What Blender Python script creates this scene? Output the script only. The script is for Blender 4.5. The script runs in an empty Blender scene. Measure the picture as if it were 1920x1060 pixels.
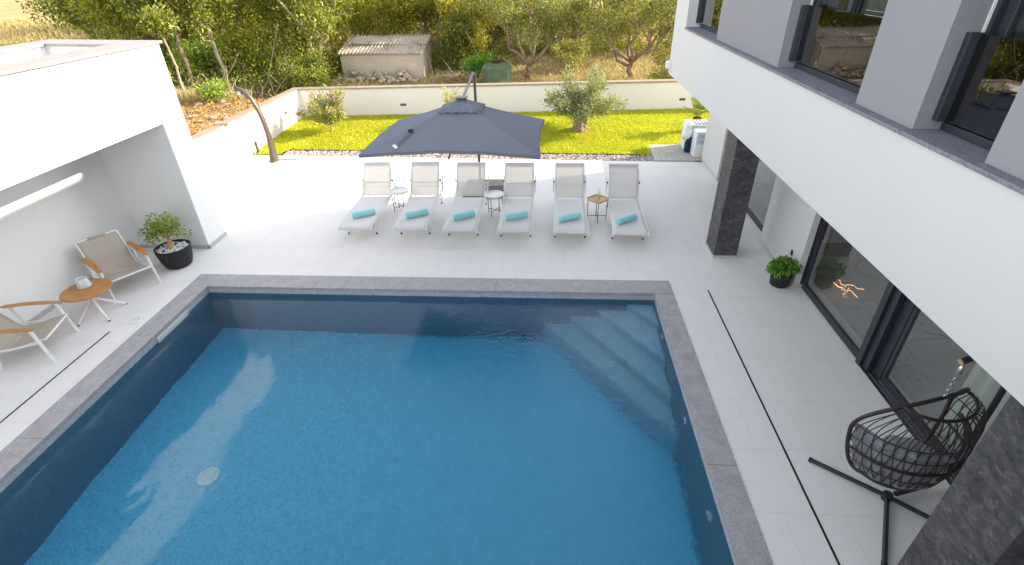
import bpy, bmesh, math, random
import numpy as np
from mathutils import Vector, Matrix
R = math.radians
random.seed(7)
sc = bpy.context.scene
col = sc.collection

# ------------------------------------------------------------------ camera
cam_d = bpy.data.cameras.new('camera'); cam = bpy.data.objects.new('camera', cam_d); col.objects.link(cam)
cam_d.sensor_width = 36.0; cam_d.lens = 957.47/1920*36; cam_d.clip_start = .05; cam_d.clip_end = 600
def cam_basis(p, y, r):
    fwd = Vector((math.sin(y)*math.cos(p), math.cos(y)*math.cos(p), -math.sin(p)))
    right = Vector((math.cos(y), -math.sin(y), 0)); up = right.cross(fwd)
    return math.cos(r)*right+math.sin(r)*up, -math.sin(r)*right+math.cos(r)*up, fwd
cr, cu, cf = cam_basis(.556146135, -.0810146447, -.0275824565)
m = Matrix.Identity(4)
for i in range(3):
    m[i][0] = cr[i]; m[i][1] = cu[i]; m[i][2] = -cf[i]
m.translation = (0, 0, 4.8)
cam.matrix_world = m
sc.camera = cam

# ------------------------------------------------------------------ world, sun, exposure
SUN_EL, SUN_AZ = R(24.7), R(71.1)
w = bpy.data.worlds.new('World'); sc.world = w; w.use_nodes = True
nt = w.node_tree; bg = nt.nodes['Background']
sky = nt.nodes.new('ShaderNodeTexSky'); sky.sky_type = 'NISHITA'; sky.sun_disc = False
sky.sun_elevation = SUN_EL; sky.sun_rotation = SUN_AZ; sky.dust_density = 0.6
hs = nt.nodes.new('ShaderNodeHueSaturation'); hs.inputs['Saturation'].default_value = .30
nt.links.new(sky.outputs[0], hs.inputs['Color']); nt.links.new(hs.outputs[0], bg.inputs[0])
bg.inputs[1].default_value = .13
sl = bpy.data.lights.new('sun', 'SUN'); sl.energy = 2.7; sl.angle = R(.55); sl.color = (1, .86, .66)
sun = bpy.data.objects.new('sun', sl); col.objects.link(sun); sun.location = (30, 12, 20)
sun.rotation_euler = Vector((-.8597, -.2937, -.4179)).to_track_quat('-Z', 'Y').to_euler()
sc.view_settings.view_transform = 'Standard'; sc.view_settings.look = 'None'
sc.view_settings.exposure = 2.13; sc.view_settings.gamma = 1
cy = sc.cycles
cy.max_bounces = 10; cy.diffuse_bounces = 5; cy.glossy_bounces = 5; cy.transmission_bounces = 8
cy.transparent_max_bounces = 16; cy.sample_clamp_indirect = 8; cy.use_denoising = True

# ------------------------------------------------------------------ materials
class NT:
    def __init__(s, name):
        s.m = bpy.data.materials.new(name); s.m.use_nodes = True; s.t = s.m.node_tree
        s.out = s.t.nodes['Material Output']; s.bsdf = s.t.nodes['Principled BSDF']
    def n(s, typ, **kw):
        nd = s.t.nodes.new(typ)
        for k, v in kw.items():
            if k.startswith('i_'): nd.inputs[k[2:].replace('_', ' ')].default_value = v
            else: setattr(nd, k, v)
        return nd
    def l(s, a, b): s.t.links.new(a, b)
    def pos(s, scale=(1, 1, 1), obj=False):
        if obj: src = s.n('ShaderNodeTexCoord').outputs['Object']
        else: src = s.n('ShaderNodeNewGeometry').outputs['Position']
        mp = s.n('ShaderNodeMapping'); mp.inputs['Scale'].default_value = scale
        s.l(src, mp.inputs[0]); return mp.outputs[0]
    def noise(s, vec, scale, detail=4, rough=.55, dist=0):
        nd = s.n('ShaderNodeTexNoise'); nd.inputs['Scale'].default_value = scale
        nd.inputs['Detail'].default_value = detail; nd.inputs['Roughness'].default_value = rough
        nd.inputs['Distortion'].default_value = dist
        s.l(vec, nd.inputs['Vector']); return nd.outputs[0]
    def ramp(s, fac, stops):
        nd = s.n('ShaderNodeValToRGB'); e = nd.color_ramp.elements
        while len(e) < len(stops): e.new(.5)
        for el, (p, c) in zip(e, stops):
            el.position = p; el.color = (*c, 1) if len(c) == 3 else c
        s.l(fac, nd.inputs[0]); return nd.outputs[0]
    def math(s, op, a, b=None):
        nd = s.n('ShaderNodeMath', operation=op)
        for i, v in enumerate((a, b)):
            if v is None: continue
            if isinstance(v, (int, float)): nd.inputs[i].default_value = v
            else: s.l(v, nd.inputs[i])
        return nd.outputs[0]
    def mix(s, fac, a, b, mode='MIX'):
        nd = s.n('ShaderNodeMix', data_type='RGBA', blend_type=mode)
        for sock, v in ((nd.inputs[0], fac), (nd.inputs[6], a), (nd.inputs[7], b)):
            if isinstance(v, (int, float)): sock.default_value = v
            elif isinstance(v, tuple): sock.default_value = (*v, 1)
            else: s.l(v, sock)
        return nd.outputs[2]
    def base(s, c, rough=.6, metal=0, spec=.4):
        b = s.bsdf
        if isinstance(c, tuple): b.inputs['Base Color'].default_value = (*c, 1)
        else: s.l(c, b.inputs['Base Color'])
        if isinstance(rough, (int, float)): b.inputs['Roughness'].default_value = rough
        else: s.l(rough, b.inputs['Roughness'])
        b.inputs['Metallic'].default_value = metal; b.inputs['Specular IOR Level'].default_value = spec
        return s
    def bump(s, h, strength=.3, dist=.01):
        nd = s.n('ShaderNodeBump'); nd.inputs['Strength'].default_value = strength
        nd.inputs['Distance'].default_value = dist
        s.l(h, nd.inputs['Height']); s.l(nd.outputs[0], s.bsdf.inputs['Normal']); return nd

M = {}
def simple(name, c, rough=.5, metal=0, spec=.4, var=.12, scale=6, bump=0, bscale=120):
    t = NT(name); v = t.pos(obj=True)
    f = t.noise(v, scale, 4)
    d = tuple(max(0, x*(1-var)) for x in c); u = tuple(min(1, x*(1+var)) for x in c)
    t.base(t.ramp(f, [(.3, d), (.7, u)]), rough, metal, spec)
    if bump: t.bump(t.noise(v, bscale, 3), bump, .004)
    M[name] = t.m; return t.m

def stucco(name, c, var=.04, bs=90, bm=.35):
    t = NT(name); v = t.pos()
    big = t.noise(v, .7, 5, .6); fine = t.noise(v, bs, 4, .7)
    d = tuple(x*(1-var) for x in c)
    cc = t.ramp(big, [(.3, d), (.7, c)])
    cc = t.mix(.12, cc, t.ramp(fine, [(.3, tuple(x*.75 for x in c)), (.7, c)]))
    t.base(cc, .9, 0, .15); t.bump(fine, bm, .003); M[name] = t.m
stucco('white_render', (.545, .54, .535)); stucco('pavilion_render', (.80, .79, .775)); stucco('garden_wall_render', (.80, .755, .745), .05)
stucco('grey_render', (.255, .25, .268), .06, 55, .9)

def tiles(name, c, sx, sy, ox, oy, joint, stagger=0, var=.05, jw=.0035, veins=False):
    t = NT(name); g = t.n('ShaderNodeNewGeometry').outputs['Position']
    sp = t.n('ShaderNodeSeparateXYZ'); t.l(g, sp.inputs[0])
    yy = t.math('DIVIDE', t.math('SUBTRACT', sp.outputs[1], oy), sy)
    row = t.math('FLOOR', yy)
    xx = t.math('DIVIDE', t.math('SUBTRACT', sp.outputs[0], ox), sx)
    if stagger: xx = t.math('ADD', xx, t.math('MULTIPLY', t.math('MODULO', t.math('ABSOLUTE', row), 2), stagger))
    cxn = t.math('FLOOR', xx)
    def edge(u, s):
        f = t.math('FRACT', u); d = t.math('MINIMUM', f, t.math('SUBTRACT', 1, f))
        return t.math('LESS_THAN', t.math('MULTIPLY', d, s), jw)
    j = t.math('MAXIMUM', edge(xx, sx), edge(yy, sy))
    cb = t.n('ShaderNodeCombineXYZ'); t.l(cxn, cb.inputs[0]); t.l(row, cb.inputs[1])
    wn = t.n('ShaderNodeTexWhiteNoise'); t.l(cb.outputs[0], wn.inputs[0])
    # each tile shifts the stone pattern
    ad = t.n('ShaderNodeVectorMath', operation='MULTIPLY_ADD'); t.l(wn.outputs['Color'], ad.inputs[0])
    ad.inputs[1].default_value = (9, 9, 9); t.l(g, ad.inputs[2])
    n1 = t.noise(ad.outputs[0], 3.2, 6, .6, .6); n2 = t.noise(ad.outputs[0], 60, 3, .6)
    lo = tuple(x*(1-2.2*var) for x in c); hi = tuple(min(1, x*(1+var)) for x in c)
    cc = t.ramp(n1, [(.3, lo), (.65, hi)])
    cc = t.mix(.25, cc, t.ramp(n2, [(.3, lo), (.7, hi)]))
    tint = t.ramp(wn.outputs['Value'], [(0, tuple(x*(1-var) for x in (1, 1, 1))), (1, (1, 1, 1))])
    cc = t.mix(1, cc, tint, 'MULTIPLY')
    if veins:
        vn = t.noise(ad.outputs[0], .5, 5, .5, .9)
        dv = t.math('ABSOLUTE', t.math('SUBTRACT', vn, .5))
        cc = t.mix(t.ramp(dv, [(0, (1, 1, 1)), (.005, (0, 0, 0))]), cc, tuple(x*.5 for x in c))
    cc = t.mix(j, cc, joint)
    t.base(cc, t.ramp(n2, [(.2, (.60, .60, .60)), (.8, (.8, .8, .8))]), 0, .14)
    t.bump(t.math('SUBTRACT', t.math('MULTIPLY', n2, .25), j), .25, .003); M[name] = t.m
tiles('terrace_tile', (.74, .722, .702), .6, .8, .93, .146, (.60, .592, .585), .5, .018, .003)
tiles('indoor_tile', (.44, .44, .445), .8, .8, .3, .1, (.33, .33, .33), 0, .05, .002, True)
tiles('paver_stone', (.46, .44, .41), .36, .24, .1, .05, (.20, .19, .17), .5, .09, .006)

def granite(name, c, contrast=.5, scale=160, purple=1.0):
    t = NT(name); v = t.pos()
    a = t.noise(v, scale, 3, .7); b = t.noise(v, 5, 5, .65, .8)
    lo = tuple(x*(1-contrast) for x in c); hi = tuple(min(1, x*(1+contrast)) for x in c)
    cc = t.ramp(a, [(.32, lo), (.5, c), (.68, hi)])
    cc = t.mix(.55, cc, t.ramp(b, [(.3, tuple(x*.7 for x in c)), (.7, tuple(min(1, x*1.25) for x in c))]))
    t.base(cc, .62, 0, .35); t.bump(a, .3, .003); M[name] = t.m
granite('pool_coping_granite', (.355, .345, .36), .75, 95)
granite('sill_granite', (.165, .165, .195), .95, 75)
granite('pale_cap_granite', (.30, .275, .26), .5, 60)
granite('wall_cap', (.33, .265, .205), .18, 70)

def slate():
    t = NT('slate_cladding'); 
    mp = t.n('ShaderNodeMapping'); mp.inputs['Rotation'].default_value = (R(42), R(38), R(0)); mp.inputs['Scale'].default_value = (1.0, 1.25, 2.0)
    t.l(t.n('ShaderNodeNewGeometry').outputs['Position'], mp.inputs[0]); v = mp.outputs[0]
    a = t.noise(v, 2.2, 8, .62, 1.6); b = t.noise(v, 9, 7, .68, 1.3); f = t.noise(t.pos(), 150, 3)
    cc = t.ramp(a, [(.38, (.028, .028, .034)), (.50, (.075, .072, .080)), (.64, (.105, .10, .10)), (.80, (.26, .245, .23))])
    cc = t.mix(.5, cc, t.ramp(b, [(.40, (.018, .018, .022)), (.54, (.065, .062, .068)), (.70, (.23, .215, .21))]))
    t.base(cc, .6, 0, .45)
    h = t.math('ADD', t.math('MULTIPLY', b, .8), t.math('MULTIPLY', f, .2)); t.bump(h, .35, .012); M['slate_cladding'] = t.m
slate()

def mosaic(name, k):
    t = NT(name); v = t.pos()
    vo = t.n('ShaderNodeTexVoronoi'); vo.inputs['Scale'].default_value = 48; t.l(v, vo.inputs['Vector'])
    r = t.n('ShaderNodeSeparateColor'); t.l(vo.outputs['Color'], r.inputs[0])
    m = lambda f: tuple(min(.9, x*f) for x in k)
    cc = t.ramp(r.outputs[0], [(0, m(.58)), (.3, m(.93)), (.8, m(1.04)), (1, m(1.2))])
    cc = t.mix(.4, cc, t.ramp(t.noise(v, 9, 5, .7), [(.3, m(.8)), (.7, m(1.15))]))
    t.base(cc, .5, 0, .3); M[name] = t.m
mosaic('pool_floor_mosaic', (.185, .56, .75)); mosaic('pool_wall_mosaic', (.12, .25, .335)); mosaic('pool_step_mosaic', (.23, .46, .58)); mosaic('waterline_mosaic', (.42, .43, .46))  # floor tone raised, wall tone lowered: light's fall put into the mosaic's colour

def water():
    t = NT('pool_water'); t.t.nodes.remove(t.bsdf)
    gl = t.n('ShaderNodeBsdfGlass', i_Roughness=0, i_IOR=1.33); gl.inputs['Color'].default_value = (.97, 1, 1, 1)
    g = t.n('ShaderNodeNewGeometry').outputs['Position']
    sp = t.n('ShaderNodeSeparateXYZ'); t.l(g, sp.inputs[0])
    swell = t.noise(t.pos((1, .6, 1)), .85, 2, .40, .5)
    mid = t.noise(t.pos((1, .8, 1)), 3.2, 2, .5, .8)
    rip = t.noise(t.pos((1, 1.5, 1)), 8.5, 4, .6, .8)
    mr = t.n('ShaderNodeMapRange', interpolation_type='SMOOTHSTEP'); t.l(sp.outputs[0], mr.inputs[0])
    mr.inputs[1].default_value = -3.2; mr.inputs[2].default_value = .6
    h = t.math('ADD', t.math('ADD', t.math('MULTIPLY', swell, 1.1), t.math('MULTIPLY', mid, .10)), t.math('MULTIPLY', t.math('MULTIPLY', rip, mr.outputs[0]), .42))
    h = t.math('ADD', h, t.math('MULTIPLY', rip, .03))
    b = t.n('ShaderNodeBump', i_Strength=.55, i_Distance=.05); t.l(h, b.inputs['Height'])
    t.l(b.outputs[0], gl.inputs['Normal']); t.l(gl.outputs[0], t.out.inputs[0])
    va = t.n('ShaderNodeVolumeAbsorption', i_Density=.24); va.inputs['Color'].default_value = (.02, .74, .93, 1)
    t.l(va.outputs[0], t.out.inputs['Volume']); M['pool_water'] = t.m
water()

def glass(name, tint, refl=1.0, rough=0, fk=1.5):
    t = NT(name); t.t.nodes.remove(t.bsdf)
    tr = t.n('ShaderNodeBsdfTransparent'); tr.inputs[0].default_value = (*tint, 1)
    gs = t.n('ShaderNodeBsdfGlossy', i_Roughness=rough); gs.inputs[0].default_value = (refl, refl, refl, 1)
    fr = t.n('ShaderNodeFresnel', i_IOR=1.55); mx = t.n('ShaderNodeMixShader')
    f = t.math('MINIMUM', t.math('ADD', t.math('MULTIPLY', fr.outputs[0], fk), .02*fk), 1)
    bk = t.n('ShaderNodeNewGeometry').outputs['Backfacing']; f = t.math('MULTIPLY', f, t.math('SUBTRACT', 1, bk))
    t.l(f, mx.inputs[0]); t.l(tr.outputs[0], mx.inputs[1]); t.l(gs.outputs[0], mx.inputs[2]); t.l(mx.outputs[0], t.out.inputs[0])
    M[name] = t.m
t = NT('frosted_glass'); t.t.nodes.remove(t.bsdf)
df = t.n('ShaderNodeBsdfDiffuse'); tp = t.n('ShaderNodeBsdfTransparent'); gs = t.n('ShaderNodeBsdfGlossy', i_Roughness=.15); df.inputs[0].default_value = (.80, .83, .85, 1)
m1 = t.n('ShaderNodeMixShader', i_Fac=.45); t.l(df.outputs[0], m1.inputs[1]); t.l(tp.outputs[0], m1.inputs[2])
m2 = t.n('ShaderNodeMixShader', i_Fac=.06); t.l(m1.outputs[0], m2.inputs[1]); t.l(gs.outputs[0], m2.inputs[2]); t.l(m2.outputs[0], t.out.inputs[0]); M['frosted_glass'] = t.m
glass('window_glass', (.88, .90, .89)); glass('smoked_glass', (.45, .41, .38)); glass('clear_glass', (.97, .98, .98), 1, 0, .5)

def leaves(name, dark, mid, light, trans=.35, spec=.25):
    t = NT(name); t.t.nodes.remove(t.bsdf)
    geo = t.n('ShaderNodeNewGeometry'); oi = t.n('ShaderNodeObjectInfo')
    f = t.math('ADD', t.math('MULTIPLY', geo.outputs['Random Per Island'], .75), t.math('MULTIPLY', oi.outputs['Random'], .2))
    n = t.noise(t.pos(), 1.3, 3); f = t.math('ADD', f, t.math('MULTIPLY', t.math('SUBTRACT', n, .5), .5))
    cc = t.ramp(f, [(0, dark), (.5, mid), (1, light)])
    df = t.n('ShaderNodeBsdfDiffuse'); tl = t.n('ShaderNodeBsdfTranslucent'); gs = t.n('ShaderNodeBsdfGlossy', i_Roughness=.45)
    t.l(cc, df.inputs[0]); t.l(t.mix(1, cc, (1.0, 1.0, .55), 'MULTIPLY'), tl.inputs[0])
    m1 = t.n('ShaderNodeMixShader'); m1.inputs[0].default_value = trans; t.l(df.outputs[0], m1.inputs[1]); t.l(tl.outputs[0], m1.inputs[2])
    m2 = t.n('ShaderNodeMixShader'); m2.inputs[0].default_value = spec*.2; t.l(m1.outputs[0], m2.inputs[1]); t.l(gs.outputs[0], m2.inputs[2])
    t.l(m2.outputs[0], t.out.inputs[0]); M[name] = t.m
leaves('leaf_deep_green', (.045, .070, .010), (.215, .25, .026), (.55, .53, .06), .48)
leaves('leaf_yellow_green', (.15, .17, .018), (.46, .43, .04), (.74, .62, .08), .48)
leaves('leaf_olive', (.09, .105, .03), (.30, .31, .08), (.60, .55, .16), .45)
leaves('leaf_silver', (.14, .16, .07), (.33, .36, .17), (.58, .58, .34))
leaves('leaf_bright', (.06, .16, .012), (.15, .36, .03), (.30, .54, .06), .4)
leaves('leaf_citrus', (.11, .17, .02), (.29, .40, .05), (.52, .60, .10), .42)
leaves('leaf_palm', (.10, .14, .012), (.26, .29, .025), (.48, .46, .05))
leaves('oleander_leaf', (.12, .15, .03), (.32, .34, .07), (.60, .56, .16))
leaves('oleander_bloom', (.65, .33, .36), (.80, .52, .54), (.88, .72, .72), .3)
leaves('lawn_blade', (.21, .26, .012), (.53, .54, .018), (.76, .70, .03), .42)
leaves('dry_straw', (.26, .20, .085), (.48, .385, .175), (.68, .58, .31), .3)
leaves('fallen_leaf', (.20, .09, .03), (.42, .20, .05), (.62, .36, .11), .15)

def bark(name, a, b):
    t = NT(name); v = t.pos((1, 1, .35))
    f = t.noise(v, 14, 6, .7, .5); t.base(t.ramp(f, [(.3, a), (.7, b)]), .9, 0, .1); t.bump(f, .8, .03); M[name] = t.m
bark('bark_grey', (.12, .09, .06), (.34, .27, .19)); bark('bark_olive', (.13, .085, .055), (.36, .26, .18)); bark('bark_pale', (.24, .20, .14), (.48, .41, .30))
bark('palm_bark', (.12, .06, .035), (.30, .17, .10))

def ground_mat():
    t = NT('dry_ground'); v = t.pos()
    a = t.noise(v, .35, 6, .6, .5); b = t.noise(v, 5, 6, .7)
    cc = t.ramp(a, [(.3, (.25, .175, .09)), (.5, (.42, .32, .16)), (.7, (.56, .45, .24))])
    cc = t.mix(.45, cc, t.ramp(b, [(.3, (.14, .095, .05)), (.55, (.40, .30, .15)), (.8, (.60, .49, .27))]))
    t.base(cc, .95, 0, .05); t.bump(b, .9, .08); M['dry_ground'] = t.m
    t = NT('lawn_soil'); v = t.pos(); a = t.noise(v, 1.1, 5, .6); b = t.noise(v, 22, 5, .75)
    cc = t.ramp(a, [(.32, (.20, .25, .014)), (.66, (.44, .45, .02))])
    cc = t.mix(.6, cc, t.ramp(b, [(.28, (.12, .15, .010)), (.5, (.37, .39, .016)), (.75, (.52, .52, .035))]))
    t.base(cc, .9, 0, .1); t.bump(b, 1, .03); M['lawn_soil'] = t.m
ground_mat()

def teak():
    t = NT('teak'); v = t.pos((3, 30, 30), True); f = t.noise(v, 1.6, 6, .65, .4); g = t.noise(t.pos((1, 1, 1), True), 5, 3)
    cc = t.ramp(f, [(.3, (.30, .125, .035)), (.55, (.47, .215, .065)), (.75, (.60, .31, .11))])
    t.base(t.mix(.3, cc, t.ramp(g, [(.3, (.34, .14, .04)), (.7, (.60, .29, .10))])), .5, 0, .35); t.bump(f, .15, .003); M['teak'] = t.m
teak()

def sling(name, c, see=.12, trl=.35):
    t = NT(name); t.t.nodes.remove(t.bsdf)
    v = t.pos((1, 1, 1), True); wv = t.noise(v, 260, 2, .6); big = t.noise(v, 3, 3)
    cc = t.mix(.5, t.ramp(wv, [(.3, tuple(x*.8 for x in c)), (.7, tuple(min(1, x*1.1) for x in c))]), t.ramp(big, [(.3, tuple(x*.94 for x in c)), (.7, c)]))
    df = t.n('ShaderNodeBsdfDiffuse'); tl = t.n('ShaderNodeBsdfTranslucent'); tp = t.n('ShaderNodeBsdfTransparent')
    t.l(cc, df.inputs[0]); t.l(cc, tl.inputs[0])
    a = t.n('ShaderNodeMixShader'); a.inputs[0].default_value = trl; t.l(df.outputs[0], a.inputs[1]); t.l(tl.outputs[0], a.inputs[2])
    b = t.n('ShaderNodeMixShader'); b.inputs[0].default_value = see; t.l(a.outputs[0], b.inputs[1]); t.l(tp.outputs[0], b.inputs[2])
    t.l(b.outputs[0], t.out.inputs[0]); M[name] = t.m
sling('lounger_sling', (.84, .84, .83), .04, .3); sling('lounger_back_sling', (.74, .715, .69), .40, .35); sling('chair_sling', (.55, .49, .42), .02, .15)
sling('canopy_fabric', (.205, .222, .268), 0, .22); sling('curtain', (.62, .68, .62), .05, .4); sling('net_cloth', (.50, .50, .52), 0, .10)
simple('white_metal', (.74, .74, .73), .4, 0, .4, .03)
simple('anthracite_metal', (.022, .026, .034), .42, 0, .45, .1)
simple('frame_grey_metal', (.10, .105, .12), .4, 0, .45, .06)
simple('black_metal', (.02, .02, .02), .45)
simple('pole_metal', (.05, .048, .05), .4, .2, .5)
simple('taupe_metal', (.085, .066, .048), .38, .15, .45, .06)
simple('navy_plastic', (.02, .035, .08), .3)
simple('steel', (.62, .64, .66), .25, 1, .5, .03)
simple('white_plastic', (.72, .73, .72), .35, 0, .45, .03)
simple('ivory_plastic', (.62, .63, .56), .4, 0, .4, .03)
simple('black_pot', (.018, .018, .019), .6, 0, .35, .2, 30, .4, 60)
simple('concrete_base', (.085, .085, .09), .7, 0, .3, .15, 9, .4, 80)
simple('turquoise_towel', (.33, .70, .73), .95, 0, .05, .14, 40, .9, 320)
simple('rattan', (.028, .022, .020), .5, 0, .4, .3, 20)
simple('cushion_grey', (.25, .255, .275), .95, 0, .08, .14, 12, .5, 200)
simple('ceramic_white', (.74, .76, .76), .2)
simple('pebble_white', (.62, .64, .66), .6, 0, .3, .35, 40)
simple('pebble_gravel', (.42, .36, .33), .7, 0, .3, .6, 18)
simple('litter_stone', (.27, .215, .155), .9, 0, .15, .4, 7, .6, 30)
simple('limestone', (.42, .335, .25), .85, 0, .2, .35, 7, .6, 30)
simple('tank_green', (.10, .15, .085), .55, 0, .3, .2, 3)
simple('ficus_root', (.50, .28, .14), .7, 0, .2, .35, 30)
simple('cord_wrap', (.03, .03, .032), .7)
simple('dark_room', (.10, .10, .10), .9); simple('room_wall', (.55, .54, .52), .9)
simple('light_wood', (.52, .36, .20), .5, 0, .35, .2, 12)
simple('lemon', (.72, .62, .06), .4); simple('green_hose', (.02, .25, .10), .4)
simple('twig', (.30, .22, .15), .9, 0, .1, .4, 9)
simple('navy_cloth', (.012, .028, .075), .8, 0, .2, .25, 9); simple('pink_print', (.72, .10, .35), .8); simple('aqua_print', (.40, .66, .66), .8)
simple('drain_black', (.008, .008, .009), .5)
simple('skirt_tile', (.46, .455, .45), .5, 0, .35, .05)
t = NT('lamp_glow'); t.bsdf.inputs['Emission Color'].default_value = (1, .45, .12, 1); t.bsdf.inputs['Emission Strength'].default_value = .55; M['lamp_glow'] = t.m  # emission standing in for a chandelier's reflection

t = NT('drain_grille'); g = t.n('ShaderNodeNewGeometry').outputs['Position']
sp = t.n('ShaderNodeSeparateXYZ'); t.l(g, sp.inputs[0])
dx, dy = t.math('ADD', sp.outputs[0], 4.62), t.math('SUBTRACT', sp.outputs[1], 4.27)
rr_ = t.math('SQRT', t.math('ADD', t.math('MULTIPLY', dx, dx), t.math('MULTIPLY', dy, dy)))
an = t.math('ARCTAN2', dy, dx)
sl_ = t.math('MULTIPLY', t.math('GREATER_THAN', t.math('SINE', t.math('MULTIPLY', an, 20)), .2), t.math('GREATER_THAN', t.math('SINE', t.math('MULTIPLY', rr_, 210)), 0))
sl_ = t.math('MULTIPLY', sl_, t.math('LESS_THAN', rr_, .115))
t.base(t.mix(sl_, (.85, .87, .86), (.30, .34, .34)), .4); M['drain_grille'] = t.m
def shed_mats():
    t = NT('shed_render'); v = t.pos(); a = t.noise(v, 1.6, 6, .7, .6); b = t.noise(v, 14, 5, .7)
    cc = t.ramp(a, [(.3, (.46, .37, .28)), (.55, (.62, .53, .42)), (.75, (.76, .69, .58))])
    cc = t.mix(.4, cc, t.ramp(b, [(.3, (.40, .32, .24)), (.7, (.70, .62, .51))])); t.base(cc, .95, 0, .1); t.bump(b, .6, .03); M['shed_render'] = t.m
    t = NT('asbestos_roof'); v = t.pos(); a = t.noise(v, 1.1, 6, .7, .4); b = t.noise(v, 12, 5, .75)
    cc = t.ramp(b, [(.3, (.36, .29, .23)), (.6, (.56, .48, .40)), (.8, (.68, .61, .53))])
    cc = t.mix(t.ramp(a, [(.50, (0, 0, 0)), (.64, (.85, .85, .85))]), cc, t.ramp(b, [(.35, (.09, .06, .035)), (.7, (.34, .24, .15))]))
    t.base(cc, .9, 0, .1); t.bump(b, .4, .01); M['asbestos_roof'] = t.m
shed_mats()

# ------------------------------------------------------------------ mesh helpers
class MB:
    def __init__(s): s.v = []; s.f = []
    def add(s, vs, fs):
        o = len(s.v); s.v += [tuple(v) for v in vs]; s.f += [tuple(i+o for i in f) for f in fs]; return s
    def box(s, x0, x1, y0, y1, z0, z1):
        v = [(x, y, z) for z in (z0, z1) for y in (y0, y1) for x in (x0, x1)]
        return s.add(v, [(0, 2, 3, 1), (4, 5, 7, 6), (0, 1, 5, 4), (2, 6, 7, 3), (0, 4, 6, 2), (1, 3, 7, 5)])
    def hexa(s, b, t): # bottom 4, top 4 points, ccw from above
        return s.add(list(b)+list(t), [(3, 2, 1, 0), (4, 5, 6, 7), (0, 1, 5, 4), (1, 2, 6, 5), (2, 3, 7, 6), (3, 0, 4, 7)])
    def prism(s, poly, z0, z1):
        n = len(poly); v = [(x, y, z0) for x, y in poly]+[(x, y, z1) for x, y in poly]
        return s.add(v, [tuple(range(n-1, -1, -1)), tuple(range(n, 2*n))]+[(i, (i+1) % n, n+(i+1) % n, n+i) for i in range(n)])
    def tube(s, pts, r, n=8, closed=False, flat=None):
        P = [Vector(p) for p in pts]; k = len(P)
        rr = list(r) if isinstance(r, (list, tuple)) else [r]*k
        T = []
        for i in range(k):
            a = P[i-1] if (i > 0 or closed) else P[i]; b = P[(i+1) % k] if (i < k-1 or closed) else P[i]
            d = (b-a); T.append(d.normalized() if d.length > 1e-9 else Vector((0, 0, 1)))
        up = Vector((0, 0, 1)) if abs(T[0].z) < .9 else Vector((1, 0, 0))
        N = (up-T[0]*up.dot(T[0])).normalized(); vs = []
        for i in range(k):
            N = (N-T[i]*N.dot(T[i]))
            N = N.normalized() if N.length > 1e-6 else T[i].orthogonal().normalized()
            B = T[i].cross(N)
            for j in range(n):
                a = 2*math.pi*j/n; cx, cz = math.cos(a), math.sin(a)
                if flat: cx *= flat[0]; cz *= flat[1]
                vs.append(P[i]+rr[i]*(B*cx+N*cz))
        fs = []
        for i in range(k if closed else k-1):
            for j in range(n):
                a, b = i*n+j, i*n+(j+1) % n; c, d = ((i+1) % k)*n+(j+1) % n, ((i+1) % k)*n+j
                fs.append((a, b, c, d))
        if not closed: fs += [tuple(range(n-1, -1, -1)), tuple(range((k-1)*n, k*n))]
        return s.add(vs, fs)
    def bar(s, a, b, wx, wz, up=(0, 0, 1)):
        a, b = Vector(a), Vector(b); t = (b-a).normalized(); u = Vector(up)
        if abs(t.dot(u)) > .95: u = Vector((1, 0, 0))
        sd = t.cross(u).normalized()*wx/2; u = sd.cross(t).normalized()*wz/2
        v = [p+i*sd+j*u for p in (a, b) for i, j in ((-1, -1), (1, -1), (1, 1), (-1, 1))]
        return s.add(v, [(3, 2, 1, 0), (4, 5, 6, 7), (0, 1, 5, 4), (1, 2, 6, 5), (2, 3, 7, 6), (3, 0, 4, 7)])
    def lathe(s, prof, n=24, c=(0, 0, 0)):
        vs = [(c[0]+r*math.cos(2*math.pi*j/n), c[1]+r*math.sin(2*math.pi*j/n), c[2]+z) for r, z in prof for j in range(n)]
        fs = [(i*n+j, i*n+(j+1) % n, (i+1)*n+(j+1) % n, (i+1)*n+j) for i in range(len(prof)-1) for j in range(n)]
        ring = prof[0] == prof[-1]
        if prof[0][0] > 1e-5 and not ring: fs.append(tuple(range(n-1, -1, -1)))
        if prof[-1][0] > 1e-5 and not ring: fs.append(tuple(range((len(prof)-1)*n, len(prof)*n)))
        return s.add(vs, fs)
    def grid(s, fn, nu, nv):
        vs = [fn(i/nu, j/nv) for j in range(nv+1) for i in range(nu+1)]
        return s.add(vs, [(j*(nu+1)+i, j*(nu+1)+i+1, (j+1)*(nu+1)+i+1, (j+1)*(nu+1)+i) for j in range(nv) for i in range(nu)])
    def ico(s, c, r, rng, rough=.25, sq=(1, 1, 1), sub=1):
        bm = bmesh.new(); bmesh.ops.create_icosphere(bm, subdivisions=sub, radius=1)
        q = rng.random()*6.28; cq, sq_ = math.cos(q), math.sin(q); vs = []
        for v in bm.verts:
            k = r*(1+rng.uniform(-rough, rough)); x, y, z = v.co.x*k*sq[0], v.co.y*k*sq[1], v.co.z*k*sq[2]
            vs.append((c[0]+x*cq-y*sq_, c[1]+x*sq_+y*cq, c[2]+z))
        fs = [tuple(v.index for v in f.verts) for f in bm.faces]; bm.free(); return s.add(vs, fs)
    def mesh(s, name):
        me = bpy.data.meshes.new(name); me.from_pydata(s.v, [], s.f); me.update(); return me

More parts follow.
